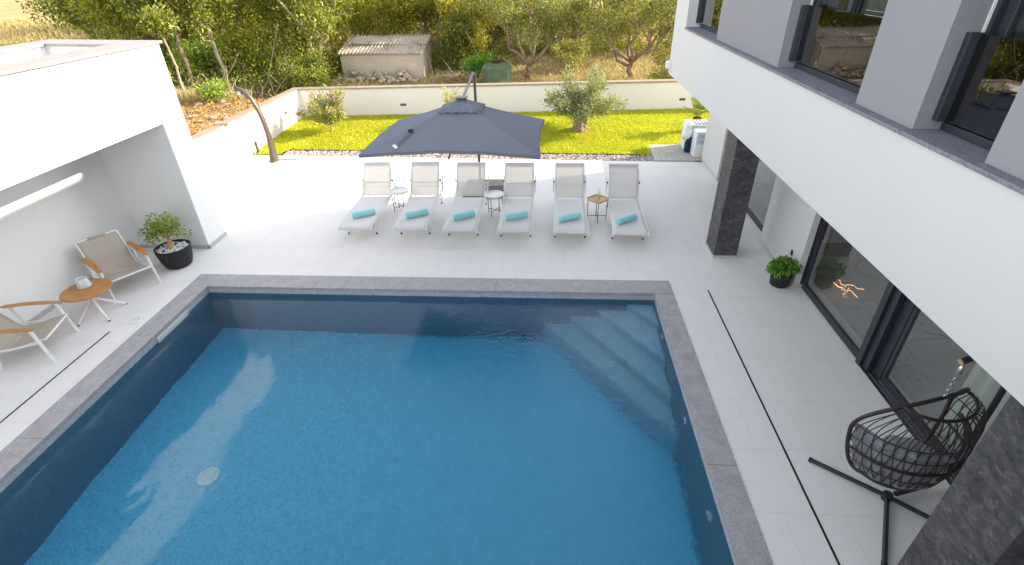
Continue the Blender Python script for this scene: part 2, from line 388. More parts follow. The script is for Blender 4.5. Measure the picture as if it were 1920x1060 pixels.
def put(name, me, mat, parent=None, smooth=False, bevel=0, solid=0, sub=0, loc=None):
    o = bpy.data.objects.new(name, me); col.objects.link(o)
    if mat: me.materials.append(M[mat])
    if parent: o.parent = parent
    if loc: o.location = loc
    if smooth:
        me.shade_smooth(); me.set_sharp_from_angle(angle=R(42))
    if solid:
        md = o.modifiers.new('s', 'SOLIDIFY'); md.thickness = solid; md.offset = 0
    if sub:
        md = o.modifiers.new('u', 'SUBSURF'); md.levels = sub; md.render_levels = sub
    if bevel:
        md = o.modifiers.new('b', 'BEVEL'); md.width = bevel; md.segments = 2; md.limit_method = 'ANGLE'; md.angle_limit = R(40)
    return o
def obj(name, mb, mat, parent=None, **k): return put(name, mb.mesh(name), mat, parent, **k)
def boxes(name, lst, mat, parent, bevel=0):
    r = []
    for b in lst:
        mb = MB(); mb.box(*b); r.append(obj(name, mb, mat, parent, bevel=bevel))
    return r
def thing(name, label, cat, loc=(0, 0, 0), rz=0, group=None):
    o = bpy.data.objects.new(name, None); col.objects.link(o); o.location = loc; o.rotation_euler = (0, 0, rz)
    o.empty_display_size = .2
    return tag(o, label, cat, group)
def tag(o, label, cat, group=None, kind=None):
    o['label'] = label; o['category'] = cat
    if group: o['group'] = group
    if kind: o['kind'] = kind
    return o
def struct(o, label, cat): return tag(o, label, cat, None, 'structure')
def dup(root, loc, rz=None, label=None, scale=None):
    def cp(o, par):
        c = o.copy(); col.objects.link(c); c.parent = par
        for ch in [x for x in all_children.get(o.name, [])]: cp(ch, c)
        return c
    all_children = {}
    for x in bpy.data.objects:
        if x.parent: all_children.setdefault(x.parent.name, []).append(x)
    r = cp(root, None); r.location = loc
    if rz is not None: r.rotation_euler = (r.rotation_euler.x, r.rotation_euler.y, rz)
    if label: r['label'] = label
    if scale: r.scale = scale if isinstance(scale, tuple) else (scale,)*3
    return r

def np_mesh(name, verts, quads=None, tris=None):
    me = bpy.data.meshes.new(name); verts = np.asarray(verts, dtype=np.float32).reshape(-1, 3)
    me.vertices.add(len(verts)); me.vertices.foreach_set('co', verts.ravel())
    f = quads if quads is not None else tris; k = 4 if quads is not None else 3
    f = np.asarray(f, dtype=np.int32).reshape(-1, k)
    me.loops.add(f.size); me.loops.foreach_set('vertex_index', f.ravel())
    me.polygons.add(len(f)); me.polygons.foreach_set('loop_start', np.arange(0, f.size, k, dtype=np.int32))
    me.update(calc_edges=True); return me
def leaf_mesh(name, C, D, L, W, rng, droop=.0):
    """diamond leaves: C base points (n,3), D directions, L lengths, W widths"""
    n = len(C); D = D/np.maximum(np.linalg.norm(D, axis=1, keepdims=True), 1e-6)
    rv = rng.normal(size=(n, 3)); S = np.cross(D, rv); S /= np.maximum(np.linalg.norm(S, axis=1, keepdims=True), 1e-6)
    L = np.broadcast_to(L, n)[:, None]; W = np.broadcast_to(W, n)[:, None]
    N = np.cross(S, D)
    a = C; t = C+D*L-np.array([0, 0, 1])*L*droop; mid = C+D*L*.48+N*L*.06
    V = np.stack([a, mid-S*W*.5, t, mid+S*W*.5], 1).reshape(-1, 3)
    return np_mesh(name, V, quads=np.arange(4*n).reshape(n, 4))

# ================================================================== GROUND, TERRACE, LAWN
def ye(x): return 14.85-.0522*(x+8.15)           # far edge of the terrace
def yw(x): return 18.9+.053*(x+9.15)             # face of the far garden wall
def sstep(a, b, x):
    t = np.clip((x-a)/(b-a), 0, 1); return t*t*(3-2*t)
rngG = np.random.default_rng(3)
def gz_out(x, y):                                # ground outside the garden walls
    x = np.asarray(x, float); y = np.asarray(y, float)
    z = .32+.62*sstep(-9.2, -9.6, x)*(1-sstep(17, 22, y))
    z = z+.06*np.sin(x*1.3+y*.7)*np.sin(y*1.1-x*.4)
    return z+.012*np.maximum(0, y-30)*(x < 40)
def ground_sheet():
    mb = MB()
    def g(x0, x1, y0, y1, nx, ny):
        mb.grid(lambda u, v: (x0+(x1-x0)*u, y0+(y1-y0)*v, float(gz_out(x0+(x1-x0)*u, y0+(y1-y0)*v))), nx, ny)
    g(-9.43, 14, 20.35, 60, 60, 60); g(-60, -9.43, -10, 60, 90, 90); g(14, 80, -30, 60, 20, 30)
    g(-260, 260, 60, 320, 30, 20); g(-260, -60, -60, 60, 20, 12)
    return mb
struct(obj('ground', ground_sheet(), 'dry_ground', smooth=True), 'dry golden field ground beyond the white garden walls', 'ground')
mb = MB(); mb.grid(lambda u, v: (-9.43+23.43*u, yw(-9.43+23.43*u)+.2+(20.36-yw(-9.43+23.43*u)-.2)*v, .31), 12, 2)
struct(obj('soil_strip', mb, 'dry_ground'), 'narrow strip of bare soil right behind the far garden wall', 'soil')

def terrace():
    mb = MB(); z0 = -.25
    mb.prism([(-9.2, -5), (4.18, -5), (4.18, .2), (-9.2, .2)], z0, -.004)
    mb.prism([(-9.2, .2), (-6.49, .2), (-6.49, 7.82), (-9.2, 7.82)], z0, 0)
    mb.prism([(2.14, .2), (4.62, .2), (4.62, 7.82), (2.14, 7.82)], z0, 0)
    mb.prism([(-6.49, .2), (2.14, .2), (2.14, 1.1), (-6.49, 1.1)], z0, 0)
    mb.prism([(-9.2, 7.82), (4.62, 7.82), (4.62, ye(4.62)), (-9.2, ye(-9.2))], z0, 0)
    return mb
struct(obj('terrace', terrace(), 'terrace_tile'), 'pale grey large format tile terrace around the pool', 'terrace')
for i, (x, y0, y1, lab) in enumerate(((2.745, .3, 7.55, 'thin black slot drain in the tiles between pool and house'),
                                     (-6.925, .3, 6.03, 'thin black slot drain in the tiles between pool and pavilion'))):
    mb = MB(); mb.box(x-.011, x+.011, y0, y1, -.05, .004)
    tag(obj('slot_drain', mb, 'drain_black'), lab, 'drain')
def lawn():
    mb = MB(); nx, ny = 90, 30
    def fn(u, v):
        x = -9.15+23*u; ya = ye(x)+(.57 if x > -8.2 else .02); yb = yw(x)+.02; y = ya+(yb-ya)*v
        return (x, y, .015+.155*v+.012*math.sin(3*x+y)*math.sin(2.3*y)*min(1, v*6))
    return mb.grid(fn, nx, ny)
struct(obj('lawn', lawn(), 'lawn_soil', smooth=True), 'bright sunlit green lawn between the terrace and the far wall', 'lawn')
mb = MB(); mb.add([(-8.2, ye(-8.2), -.035), (14, ye(14), -.035), (14, ye(14)+.58, -.035), (-8.2, ye(-8.2)+.58, -.035)], [(0, 1, 2, 3)])
struct(obj('gravel_bed', mb, 'pebble_gravel'), 'bed under the strip of gravel along the terrace edge', 'gravel bed')
mb = MB(); mb.prism([(2.96, ye(2.96)+.004), (4.4, ye(4.4)+.004), (4.4, 15.72), (3.03, 15.72)], -.2, .045)
struct(obj('paver_path', mb, 'paver_stone'), 'patch of small stone pavers at the corner of the house', 'path')

def grass_blades():
    rng = np.random.default_rng(11); n = 70000
    x = rng.uniform(-9.14, 9, n); ya = ye(x)+np.where(x > -8.2, .56, .02); v = rng.random(n)**1.15; y = ya+(yw(x)-ya)*v
    ok = ~((x > 2.94) & (x < 4.45) & (y < 15.74)); x, y, v = x[ok], y[ok], v[ok]
    z = .012+.155*v
    C = np.stack([x, y, z], 1); D = rng.normal(size=C.shape)*.55; D[:, 2] = 1
    return leaf_mesh('grass', C, D, rng.uniform(.035, .075, len(C)), rng.uniform(.012, .022, len(C)), rng)
tag(put('grass', grass_blades(), 'lawn_blade'), 'short mown grass blades covering the lawn', 'grass', None, 'stuff')

def gravel():
    rng = random.Random(5); mb = MB()
    bm = bmesh.new(); bmesh.ops.create_icosphere(bm, subdivisions=1, radius=1)
    bv = np.array([v.co[:] for v in bm.verts]); bf = np.array([[v.index for v in f.verts] for f in bm.faces]); bm.free()
    r = np.random.default_rng(5); n = 5200
    x = r.uniform(-8.2, 3.0, n); y = ye(x)+r.uniform(.02, .57, n); s = r.uniform(.014, .034, n)
    sc_ = np.stack([s*r.uniform(.8, 1.4, n), s*r.uniform(.8, 1.3, n), s*.7], 1)
    a = r.uniform(0, 6.28, n); V = bv[None]*sc_[:, None]*(1+r.uniform(-.2, .2, (n, len(bv), 1)))
    X = V[..., 0]*np.cos(a)[:, None]-V[..., 1]*np.sin(a)[:, None]; Y = V[..., 0]*np.sin(a)[:, None]+V[..., 1]*np.cos(a)[:, None]
    V = np.stack([X+x[:, None], Y+y[:, None], V[..., 2]+(-.028+r.uniform(0, .022, n))[:, None]], -1)
    F = bf[None]+(np.arange(n)*len(bv))[:, None, None]
    return np_mesh('gravel', V.reshape(-1, 3), tris=F.reshape(-1, 3))
t = NT('gravel_stone'); ri = t.n('ShaderNodeNewGeometry').outputs['Random Per Island']
t.base(t.ramp(ri, [(0, (.12, .11, .12)), (.3, (.30, .26, .25)), (.6, (.46, .37, .33)), (.85, (.55, .48, .44)), (1, (.70, .66, .62))]), .75, 0, .25); M['gravel_stone'] = t.m
tag(put('gravel', gravel(), 'gravel_stone'), 'strip of mixed grey and pinkish gravel edging the lawn', 'gravel', None, 'stuff')

# ================================================================== POOL
PX0, PX1, PY0, PY1, PD = -6.13, 1.83, 1.5, 7.41, -1.70
pool = thing('swimming_pool', 'rectangular in-ground pool with grey granite coping and corner steps', 'swimming pool', (0, 0, 0))
T = .3; ZW = -.136
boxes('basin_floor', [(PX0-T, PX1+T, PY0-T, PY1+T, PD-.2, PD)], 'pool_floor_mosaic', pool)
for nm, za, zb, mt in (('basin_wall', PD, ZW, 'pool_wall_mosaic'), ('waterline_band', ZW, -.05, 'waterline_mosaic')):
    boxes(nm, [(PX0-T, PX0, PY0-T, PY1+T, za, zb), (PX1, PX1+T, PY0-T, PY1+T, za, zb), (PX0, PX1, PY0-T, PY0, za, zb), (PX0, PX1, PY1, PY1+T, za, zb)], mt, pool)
mb = MB(); ov = .006
mb.box(-6.49, PX0+ov, 1.1, 7.82, -.05, .008); mb.box(PX1-ov, 2.14, 1.1, 7.82, -.05, .008)
mb.box(PX0+ov, PX1-ov, PY1-ov, 7.82, -.05, .008); mb.box(PX0+ov, PX1-ov, 1.1, PY0+ov, -.05, .008)
obj('coping', mb, 'pool_coping_granite', pool)
for x0, x1, y0, y1 in ((-6.49, PX0+ov, 3.9, 3.904), (PX1-ov, 2.14, 3.9, 3.904), (PX1-ov, 2.14, 7.4, 7.404), (-3.6, -3.596, PY1-ov, 7.82), (-.9, -.896, PY1-ov, 7.82)):
    boxes('coping_joint', [(x0, x1, y0, y1, -.02, .0088)], 'drain_black', pool)
for k, (A, B, z) in enumerate(((.45, .62, -.30), (.95, 1.32, -.54), (1.42, 1.95, -.78), (1.88, 2.52, -1.03))):
    mb = MB(); e = .002*k
    zb = (-.54, -.78, -1.03, PD)[k]
    mb.prism([(PX1-e-.0005, PY1-e-.0005), (PX1-A, PY1-e-.0005), (PX1-e-.0005, PY1-B)], zb-.004, z)
    obj('step', mb, 'pool_step_mosaic', pool, bevel=.02)
for y0, y1 in ((5.97, 6.76), (2.55, 3.05)):
    mb = MB(); x = PX0+.004; z0, z1, f = -.19, -.062, .028
    mb.box(x, x+.018, y0, y1, z1-f, z1); mb.box(x, x+.018, y0, y1, z0, z0+f)
    mb.box(x, x+.018, y0, y0+f, z0+f, z1-f); mb.box(x, x+.018, y1-f, y1, z0+f, z1-f)
    s = obj('skimmer', mb, 'ivory_plastic', pool, bevel=.004)
    mb = MB(); mb.box(x-.002, x+.006, y0+f, y1-f, z0+f, z1-f); obj('weir_flap', mb, 'white_plastic', s)
mb = MB(); mb.lathe([(.0, .0), (.15, 0), (.15, .012), (.135, .025), (.0, .03)][::1], 32, (-4.62, 4.27, PD))
dr = obj('main_drain', mb, 'drain_grille', pool, smooth=True)
def disc_x(x, y, z, r, th):
    mb = MB(); n = 24
    mb.tube([(x, y, z), (x-th*.6, y, z), (x-th, y, z)], [r, r, r*.75], n); return mb
for y, z in ((6.55, -.35), (4.85, -.42), (3.55, -.55)):
    j = obj('inlet_jet', disc_x(PX1+.002, y, z, .055, .02), 'white_plastic', pool, smooth=True)
    obj('nozzle', disc_x(PX1-.016, y, z, .02, .012), 'steel', j, smooth=True)
mb = MB(); mb.tube([(1.02, 6.22, -.88), (1.00, 6.205, -.88)], .05, 20); obj('step_light', mb, 'white_plastic', pool)
mb = MB(); mb.box(PX0-.02, PX1+.02, PY0-.02, PY1+.02, PD-.05, -.132)
struct(obj('water', mb, 'pool_water'), 'clear blue pool water with gentle ripples', 'water')

# ================================================================== GARDEN WALLS
gw = thing('garden_wall', 'long white garden wall with brown cap running behind the lawn', 'wall', (0, 0, 0))
a, b = -9.15, 13.5
mb = MB(); mb.prism([(a, yw(a)), (b, yw(b)), (b, yw(b)+.25), (a, yw(a)+.25)], -.2, 1.11); obj('wall', mb, 'garden_wall_render', gw)
mb = MB(); mb.prism([(a-.0, yw(a)-.035), (b, yw(b)-.035), (b, yw(b)+.29), (a-.0, yw(a)+.29)], 1.11, 1.165); obj('cap', mb, 'wall_cap', gw, bevel=.006)
def wall_light(x, y, z, ang, par):
    c, s = math.cos(ang), math.sin(ang); P = lambda u, d: (x+u*c+d*s, y+u*s-d*c)
    mb = MB(); mb.prism([P(-.11, -.02), P(-.11, .006), P(.11, .006), P(.11, -.02)][::-1], z-.04, z+.04)
    l = obj('wall_light', mb, 'anthracite_metal', par, bevel=.003)
    mb = MB(); mb.prism([P(-.09, .004), P(-.09, .010), P(.09, .010), P(.09, .004)][::-1], z-.018, z+.018); obj('lens', mb, 'frame_grey_metal', l)
for x, z in ((-5.38, .53), (-.1, .58), (4.80, .51)): wall_light(x, yw(x), z, math.atan(.053), gw)
gl = thing('garden_wall', 'white garden wall with brown cap along the left side behind the shower', 'wall', (0, 0, 0))
mb = MB(); mb.prism([(-9.42, 9.9), (-9.15, 9.9), (-9.151, yw(-9.15)+.25), (-9.42, yw(-9.15)+.25)], -.2, 1.11); obj('wall', mb, 'garden_wall_render', gl)
mb = MB(); mb.prism([(-9.45, 9.9), (-9.115, 9.9), (-9.152, yw(-9.15)+.29), (-9.45, yw(-9.15)+.29)], 1.11, 1.162); obj('cap', mb, 'wall_cap', gl, bevel=.006)
wall_light(-9.15, 17.6, .62, R(-90)+math.pi, gl)

# ================================================================== PAVILION (left)
pv = thing('pavilion', 'white flat-roofed open pavilion on the left edge of the terrace', 'pavilion', (0, 0, 0))
yo = lambda x: 9.46-.2*(x+6.92)                    # skewed outer end
mb = MB()
mb.prism([(-9.4, -2), (-8.41, -2), (-8.41, yo(-8.41)), (-9.4, yo(-9.4))], -.02, 2.53)
mb.prism([(-8.41, 8.84), (-6.92, 8.84), (-6.92, yo(-6.92)), (-8.41, yo(-8.41))], -.02, 2.53)
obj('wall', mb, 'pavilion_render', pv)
mb = MB()
ro = [(-9.4, -2), (-6.92, -2), (-6.92, yo(-6.92)), (-9.4, yo(-9.4))]
mb.prism(ro, 2.53, 3.30)
mb.prism([(-7.45, -2), (-6.92, -2), (-6.92, yo(-6.92)), (-7.45, yo(-7.45))], 3.30, 3.77)
mb.prism([(-9.4, -2), (-8.98, -2), (-8.98, yo(-8.98)), (-9.4, yo(-9.4))], 3.30, 3.77)
mb.prism([(-8.98, yo(-8.98)-.5), (-7.45, yo(-7.45)-.5), (-7.45, yo(-7.45)), (-8.98, yo(-8.98))], 3.30, 3.77)
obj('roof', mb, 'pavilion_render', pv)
mb = MB(); e = .05; z0, z1 = 3.77, 3.815
mb.prism([(-7.5, -2), (-6.92+e, -2), (-6.92+e, yo(-6.92)+e), (-7.5, yo(-7.5)+e)], z0, z1)
mb.prism([(-9.4-e, -2), (-8.93, -2), (-8.93, yo(-8.93)+e), (-9.4-e, yo(-9.4)+e)], z0, z1)
mb.prism([(-8.93, yo(-8.93)-.55), (-7.5, yo(-7.5)-.55), (-7.5, yo(-7.5)+e), (-8.93, yo(-8.93)+e)], z0, z1)
obj('parapet_cap', mb, 'pale_cap_granite', pv, bevel=.006)
mb = MB(); mb.box(-8.40, -6.905, 8.826, 8.84, 0, .075); mb.prism([(-6.92, 8.826), (-6.905, 8.826), (-6.905, yo(-6.9)+.01), (-6.92, yo(-6.92)+.01)], 0, .075)
mb.box(-8.41, -8.396, -2, 8.826, 0, .075); obj('skirting', mb, 'skirt_tile', pv)

# ================================================================== HOUSE (right)
hs_ = thing('house', 'two-storey white and grey modern villa with stone-clad pillars on the right', 'house', (0, 0, 0))
ZS = 3.63
mb = MB()
mb.box(2.69, 9, -4, 12.67, 2.62, ZS)                                   # floor slab with fascia
mb.box(2.69, 3.05, 11.58, 12.67, ZS, 6.6); mb.box(3.05, 9, 12.4, 12.67, ZS, 6.6)
mb.box(2.69, 9, -4, 12.67, 6.6, 7.12)                                  # roof band
mb.box(8.8, 9, -4, 12.4, ZS, 6.6); mb.box(2.76, 8.8, -4, -3.8, ZS, 6.6)
mb.box(4.6, 9, 12.67, 14.05, 2.62, 7.0); mb.box(4.9, 8.2, 13.15, 14.0, 7.0, 8.7)   # unseen upper block, and a roof block added for its shadow
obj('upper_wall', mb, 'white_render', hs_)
boxes('lower_wall', [(4.27, 9, 12.76, 14.36, -.02, 2.62), (4.19, 4.45, 7.68, 9.34, -.02, 2.62), (8.8, 9, -4, 1.0, -.02, 2.62), (8.8, 9, 8.8, 12.76, -.02, 2.62),  # far wall left open: added gap lets light into the room
                     (8.8, 9, 1.0, 8.8, 2.3, 2.62), (4.19, 4.45, -3.8, .4, -.02, 2.62), (5.0, 5.6, 14.62, 15.55, -.1, 1.72)], 'white_render', hs_)  # last box: unseen block added to cast shade by the pavers
boxes('grey_pier', [(2.76, 3.05, y0, y1, ZS, 6.6) for y0, y1 in ((6.88, 9.61), (4.12, 4.98), (-3.8, 3.35))], 'grey_render', hs_)
mb = MB(); mb.box(2.66, 2.98, -4.0, 11.58, ZS+.002, ZS+.034); obj('sill', mb, 'sill_granite', hs_, bevel=.006)
boxes('sill_joint', [(2.659, 2.75, yj-.002, yj+.002, ZS+.01, ZS+.0345) for yj in (9.62, 6.86, 4.99, 4.1)], 'drain_black', hs_)
mb = MB(); mb.box(2.60, 2.69, 12.5, 12.66, 2.74, 2.88); bl = obj('wall_lamp', mb, 'ceramic_white', hs_, bevel=.01)
# tile skirting
boxes('skirting', [(4.256, 4.27, 12.745, 14.36, 0, .075), (4.176, 4.19, 7.666, 9.34, 0, .075), (4.19, 4.34, 7.664, 7.68, 0, .075)], 'skirt_tile', hs_)
mb = MB(); mb.box(4.33, 8.8, -3.8, 12.76, -.2, -.004); obj('indoor_floor', mb, 'indoor_tile', hs_)
mb = MB(); mb.grid(lambda u, v: (8.66+.03*math.sin(u*150), .9+8*u, .02+2.55*v), 160, 2); obj('net_curtain', mb, 'net_cloth', hs_, smooth=True)  # unseen cloth added to spread sunlight into the room
boxes('room_partition', [(4.46, 8.8, 9.36, 9.5, 0, 2.6), (4.46, 8.8, 12.6, 12.75, 0, 2.6)], 'room_wall', hs_)
boxes('room_ceiling', [(4.46, 8.8, -3.8, 9.36, 2.58, 2.615)], 'room_wall', hs_)
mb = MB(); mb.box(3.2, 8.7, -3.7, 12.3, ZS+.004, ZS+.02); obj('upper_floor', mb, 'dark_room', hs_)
boxes('upper_partition', [(3.15, 8.7, 7.6, 7.75, ZS+.02, 6.6), (6.2, 6.3, -3.7, 7.6, ZS+.02, 6.6)], 'room_wall', hs_)

def pane_frame(name, x0, x1, y0, y1, z0, z1, f, mat='anthracite_metal', glass_mat='window_glass', par=hs_, fb=None):
    mb = MB(); fb = fb or f
    mb.box(x0, x1, y0, y1, z0, z0+fb); mb.box(x0, x1, y0, y1, z1-f, z1)
    mb.box(x0, x1, y0, y0+f, z0+fb, z1-f); mb.box(x0, x1, y1-f, y1, z0+fb, z1-f)
    o = obj(name, mb, mat, par, bevel=.004)
    mb = MB(); xm = (x0+x1)/2; mb.box(xm-.008, xm+.008, y0+f-.005, y1-f+.005, z0+fb-.005, z1-f+.005)
    obj('pane', mb, glass_mat, o); return o
# upper windows: frame set back in the opening, smoked glass guard in front
for (y0, y1, mull) in ((9.61, 11.58, 10.6), (4.98, 6.88, 6.05), (3.35, 4.12, None)):
    zb = ZS+.036
    mb = MB(); mb.box(2.985, 3.13, y0, y1, zb-.01, zb+.03); mb.box(2.985, 3.13, y1-.05, y1, zb+.03, 6.6); mb.box(2.985, 3.13, y0, y0+.05, zb+.03, 6.6)
    wf = obj('window', mb, 'anthracite_metal', hs_)
    if mull:
        pane_frame('sash', 3.0, 3.05, mull-.03, y1-.05, zb+.03, 6.58, .075, par=wf)
        pane_frame('sash', 3.06, 3.11, y0+.05, mull+.05, zb+.03, 6.58, .075, par=wf)
    else: pane_frame('sash', 3.03, 3.09, y0+.05, y1-.05, zb+.03, 6.58, .09, par=wf)
    mb = MB(); mb.box(2.935, 2.955, y0+.06, y1-.06, zb+.075, zb+.66); gd = obj('window_guard', mb, 'smoked_glass', hs_)
    boxes('guard_bracket', [(2.87, 2.965, yy, yy+.055, zb+.07, zb+.665) for yy in (y0, y1-.055)], 'anthracite_metal', gd, .004)
    boxes('bottom_rail', [(2.955, 2.982, y0, y1, zb+.0, zb+.055)], 'anthracite_metal', gd, .004)
    for yy in (y0+.027, y1-.028):
        for zz in (zb+.13, zb+.6):
            mb = MB(); mb.tube([(2.868, yy, zz), (2.872, yy, zz)], .009, 8); obj('bolt', mb, 'black_metal', gd)
    mb = MB(); mb.box(2.966, 2.984, y1-.012, y1-.001, zb+.06, 6.6); obj('guide_rail', mb, 'white_metal', wf)
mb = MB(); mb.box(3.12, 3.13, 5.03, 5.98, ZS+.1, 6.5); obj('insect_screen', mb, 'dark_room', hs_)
# ground floor sliding doors
d = pane_frame('sliding_door', 4.325, 4.385, 5.74, 7.66, .01, 2.6, .075, fb=.11)
mb = MB(); mb.box(4.30, 4.325, 7.60, 7.64, .95, 1.25); obj('handle', mb, 'black_metal', d)
boxes('door_post', [(4.29, 4.41, 5.66, 5.76, 0, 2.62), (4.33, 4.46, 5.54, 5.655, 0, 2.62), (4.41, 4.49, 5.38, 5.535, 0, 2.62), (4.29, 4.40, 7.665, 7.68, 0, 2.62)], 'anthracite_metal', hs_, .004)
boxes('door_track', [(4.415, 4.475, .42, 5.375, .0, .035), (4.30, 4.40, .42, 5.65, -.02, .012)], 'anthracite_metal', hs_)
boxes('track_rail', [(4.402, 4.412, .42, 5.375, .012, .03), (4.35, 4.356, .42, 5.655, .012, .022)], 'steel', hs_)
d = pane_frame('sliding_door', 4.42, 4.47, 2.9, 5.375, .036, 2.6, .06, fb=.07)
d = pane_frame('sliding_door', 4.355, 4.41, .42, 2.85, .036, 2.6, .07)
d = pane_frame('window', 4.40, 4.46, 9.34, 11.0, .0, 2.62, .07, fb=.09); d = pane_frame('window', 4.40, 4.46, 11.0, 12.76, .0, 2.62, .07, fb=.09)
# curtain with soft folds
mb = MB(); mb.grid(lambda u, v: (4.66+.035*math.sin(u*34)+.015*math.sin(u*13+1), 3.55+1.05*u, .02+2.55*v), 90, 4)
obj('curtain', mb, 'curtain', hs_, smooth=True)
# stone clad pillars
for y0, y1 in ((8.68, 9.22), (2.19, 2.73)):
    mb = MB(); mb.box(3.12, 3.545, y0, y1, .06, 2.62); p = obj('pillar', mb, 'slate_cladding', hs_, bevel=.006)
    mb = MB(); mb.box(3.108, 3.557, y0-.012, y1+.012, 0, .06); obj('plinth', mb, 'skirt_tile', p)
# wall socket
mb = MB(); mb.box(4.182, 4.19, 7.98, 8.06, .44, .54); s = obj('wall_socket', mb, 'anthracite_metal', hs_, bevel=.004)
mb = MB(); mb.tube([(4.1815, 8.02, .49), (4.183, 8.02, .49)], .022, 14); obj('socket_face', mb, 'black_metal', s)
# balcony wing the picture is taken from (below and behind the camera)
mb = MB(); mb.box(-2.2, 2.68, -4, -.25, -.02, 3.35); obj('balcony_wing', mb, 'white_render', hs_)
# glowing squiggles imitating a chandelier reflection, just inside the first sliding door
glint = thing('designer_lamp', 'low lamp of glowing orange squiggles behind the sliding door glass', 'lamp', (4.93, 7.42, 0))
mb = MB(); rl = random.Random(4)
mb.lathe([(0, 0), (.045, 0), (.045, .012), (0, .015)], 20); obj('base', mb, 'room_wall', glint)
for k in range(7):
    a = rl.uniform(0, 6.28); x, y, z = rl.uniform(-.07, .07), rl.uniform(-.07, .07), .05+.03*k; pts = []
    for q in range(5):
        pts.append((x, y, z)); a += rl.uniform(-1.2, 1.2); x += .055*math.cos(a); y += .055*math.sin(a); z += rl.uniform(-.03, .035)
        z = max(z, .04)
    mb = MB(); mb.tube(pts, .0042, 6); obj('glow_tube', mb, 'lamp_glow', glint)
mb = MB(); mb.tube([(0, 0, .02), (.005, 0, .24)], .004, 6); obj('stem', mb, 'room_wall', glint)

# ================================================================== SUN LOUNGERS
def lounger():
    t = thing('sun_lounger', 'x', 'sun lounger', group='white sun loungers in a row on the terrace')
    hw = .335
    mb = MB()
    for s in (-1, 1):
        mb.tube([(s*hw, -.40, .265), (s*hw, -.385, .31), (s*hw, -.34, .332), (s*hw, .3, .325), (s*hw, 1.25, .335), (s*hw*.98, 1.9, .335)], .015, 8)
    for y, z in ((-.36, .31), (1.24, .325), (1.88, .335)): mb.tube([(-hw, y, z), (hw, y, z)], .012, 8)
    obj('frame', mb, 'white_metal', t, smooth=True)
    def seat(u, v):
        y = -.395+1.63*v; z = .345-.010*math.sin(math.pi*u)-.055*max(0, 1-v/.035)**1.5-.01*math.sin(math.pi*min(1, v))
        return ((u-.5)*2*(hw+.004), y, z)
    mb = MB(); mb.grid(seat, 8, 40); obj('seat', mb, 'lounger_sling', t, smooth=True, solid=.006)
    mb = MB()
    for s in (-1, 1): mb.grid(lambda u, v: (s*(hw+.012-.001*v), -.395+1.6*u, .345-.03*v-.05*max(0, 1-u/.035)), 24, 1)
    obj('side_hem', mb, 'lounger_sling', t, solid=.004)
    A, B = Vector((0, 1.24, .355)), Vector((0, 1.72, .985))
    mb = MB()
    for s in (-1, 1): mb.tube([(s*hw*.96, A.y, A.z), (s*hw*.96, (A.y+B.y)/2+.01, (A.z+B.z)/2-.01), (s*hw*.95, B.y, B.z)], .014, 8)
    mb.tube([(-hw*.95, B.y, B.z), (hw*.95, B.y, B.z)], .014, 8)
    mb.tube([(-hw*.94, 1.46, .60), (hw*.94, 1.46, .60)], .010, 8)
    obj('back_frame', mb, 'white_metal', t, smooth=True)
    def back(u, v):
        p = A.lerp(B, v); sag = .018*math.sin(math.pi*u)*math.sin(math.pi*v)
        return ((u-.5)*2*hw*.955, p.y+sag, p.z-sag+.008)
    mb = MB(); mb.grid(back, 8, 14); obj('backrest', mb, 'lounger_back_sling', t, smooth=True, solid=.004)
    mb = MB(); 
    for vv in (.93,): mb.grid(lambda u, v: ((u-.5)*2*hw*.94, B.y-.045+.05*v+.012, B.z-.075+.07*v-.004), 8, 2)
    obj('top_hem', mb, 'lounger_back_sling', t, solid=.012)
    for s in (-1, 1):
        mb = MB(); mb.bar((s*(hw+.005), 1.80, .345), (s*(hw+.005), 1.50, .64), .022, .022); mb.bar((s*(hw+.02), 1.56, .34), (s*(hw+.03), 1.78, .66), .03, .014)
        pr = obj('back_prop', mb, 'white_metal', t)
        mb = MB(); mb.tube([(s*(hw-.01), 1.5, .635), (s*(hw+.03), 1.5, .635)], .02, 10); obj('pivot', mb, 'anthracite_metal', pr)
        for y in (.0, 1.62):
            mb = MB(); mb.tube([(s*(hw-.03), y, .33), (s*(hw-.03), y-.0, .04)], .014, 8); l = obj('leg', mb, 'white_metal', t, smooth=True)
            mb = MB(); mb.tube([(s*(hw-.03), y, .04), (s*(hw-.03), y, .0)], .017, 10); obj('foot_cap', mb, 'black_metal', l)
    for y in (.0, 1.62):
        mb = MB(); mb.tube([(-hw+.03, y, .115), (hw-.03, y, .115)], .011, 8); obj('stretcher', mb, 'white_metal', t)
    return t
proto = lounger()
LL = ['leftmost white sun lounger, its backrest crossed by a slanting shadow line',
      'white sun lounger second from the left, between two round white side tables',
      'white sun lounger with the parasol pole rising right behind its backrest',
      'white sun lounger just right of the dark parasol base, fourth from the left',
      'white sun lounger directly left of the wooden side table',
      'white sun lounger at the right end of the row, right of the wooden side table']
lp = [(-3.94, 9.57, 1), (-2.80, 9.585, 1.5), (-1.77, 9.545, 0), (-.665, 9.52, 0), (.455, 9.49, -.5), (1.62, 9.44, -1.3)]
for i, ((x, y, a), lab) in enumerate(zip(lp, LL)):
    if i == 0: proto.location = (x, y, 0); proto['label'] = lab; proto.rotation_euler.z = R(a)
    else: dup(proto, (x, y, 0), R(a), lab)
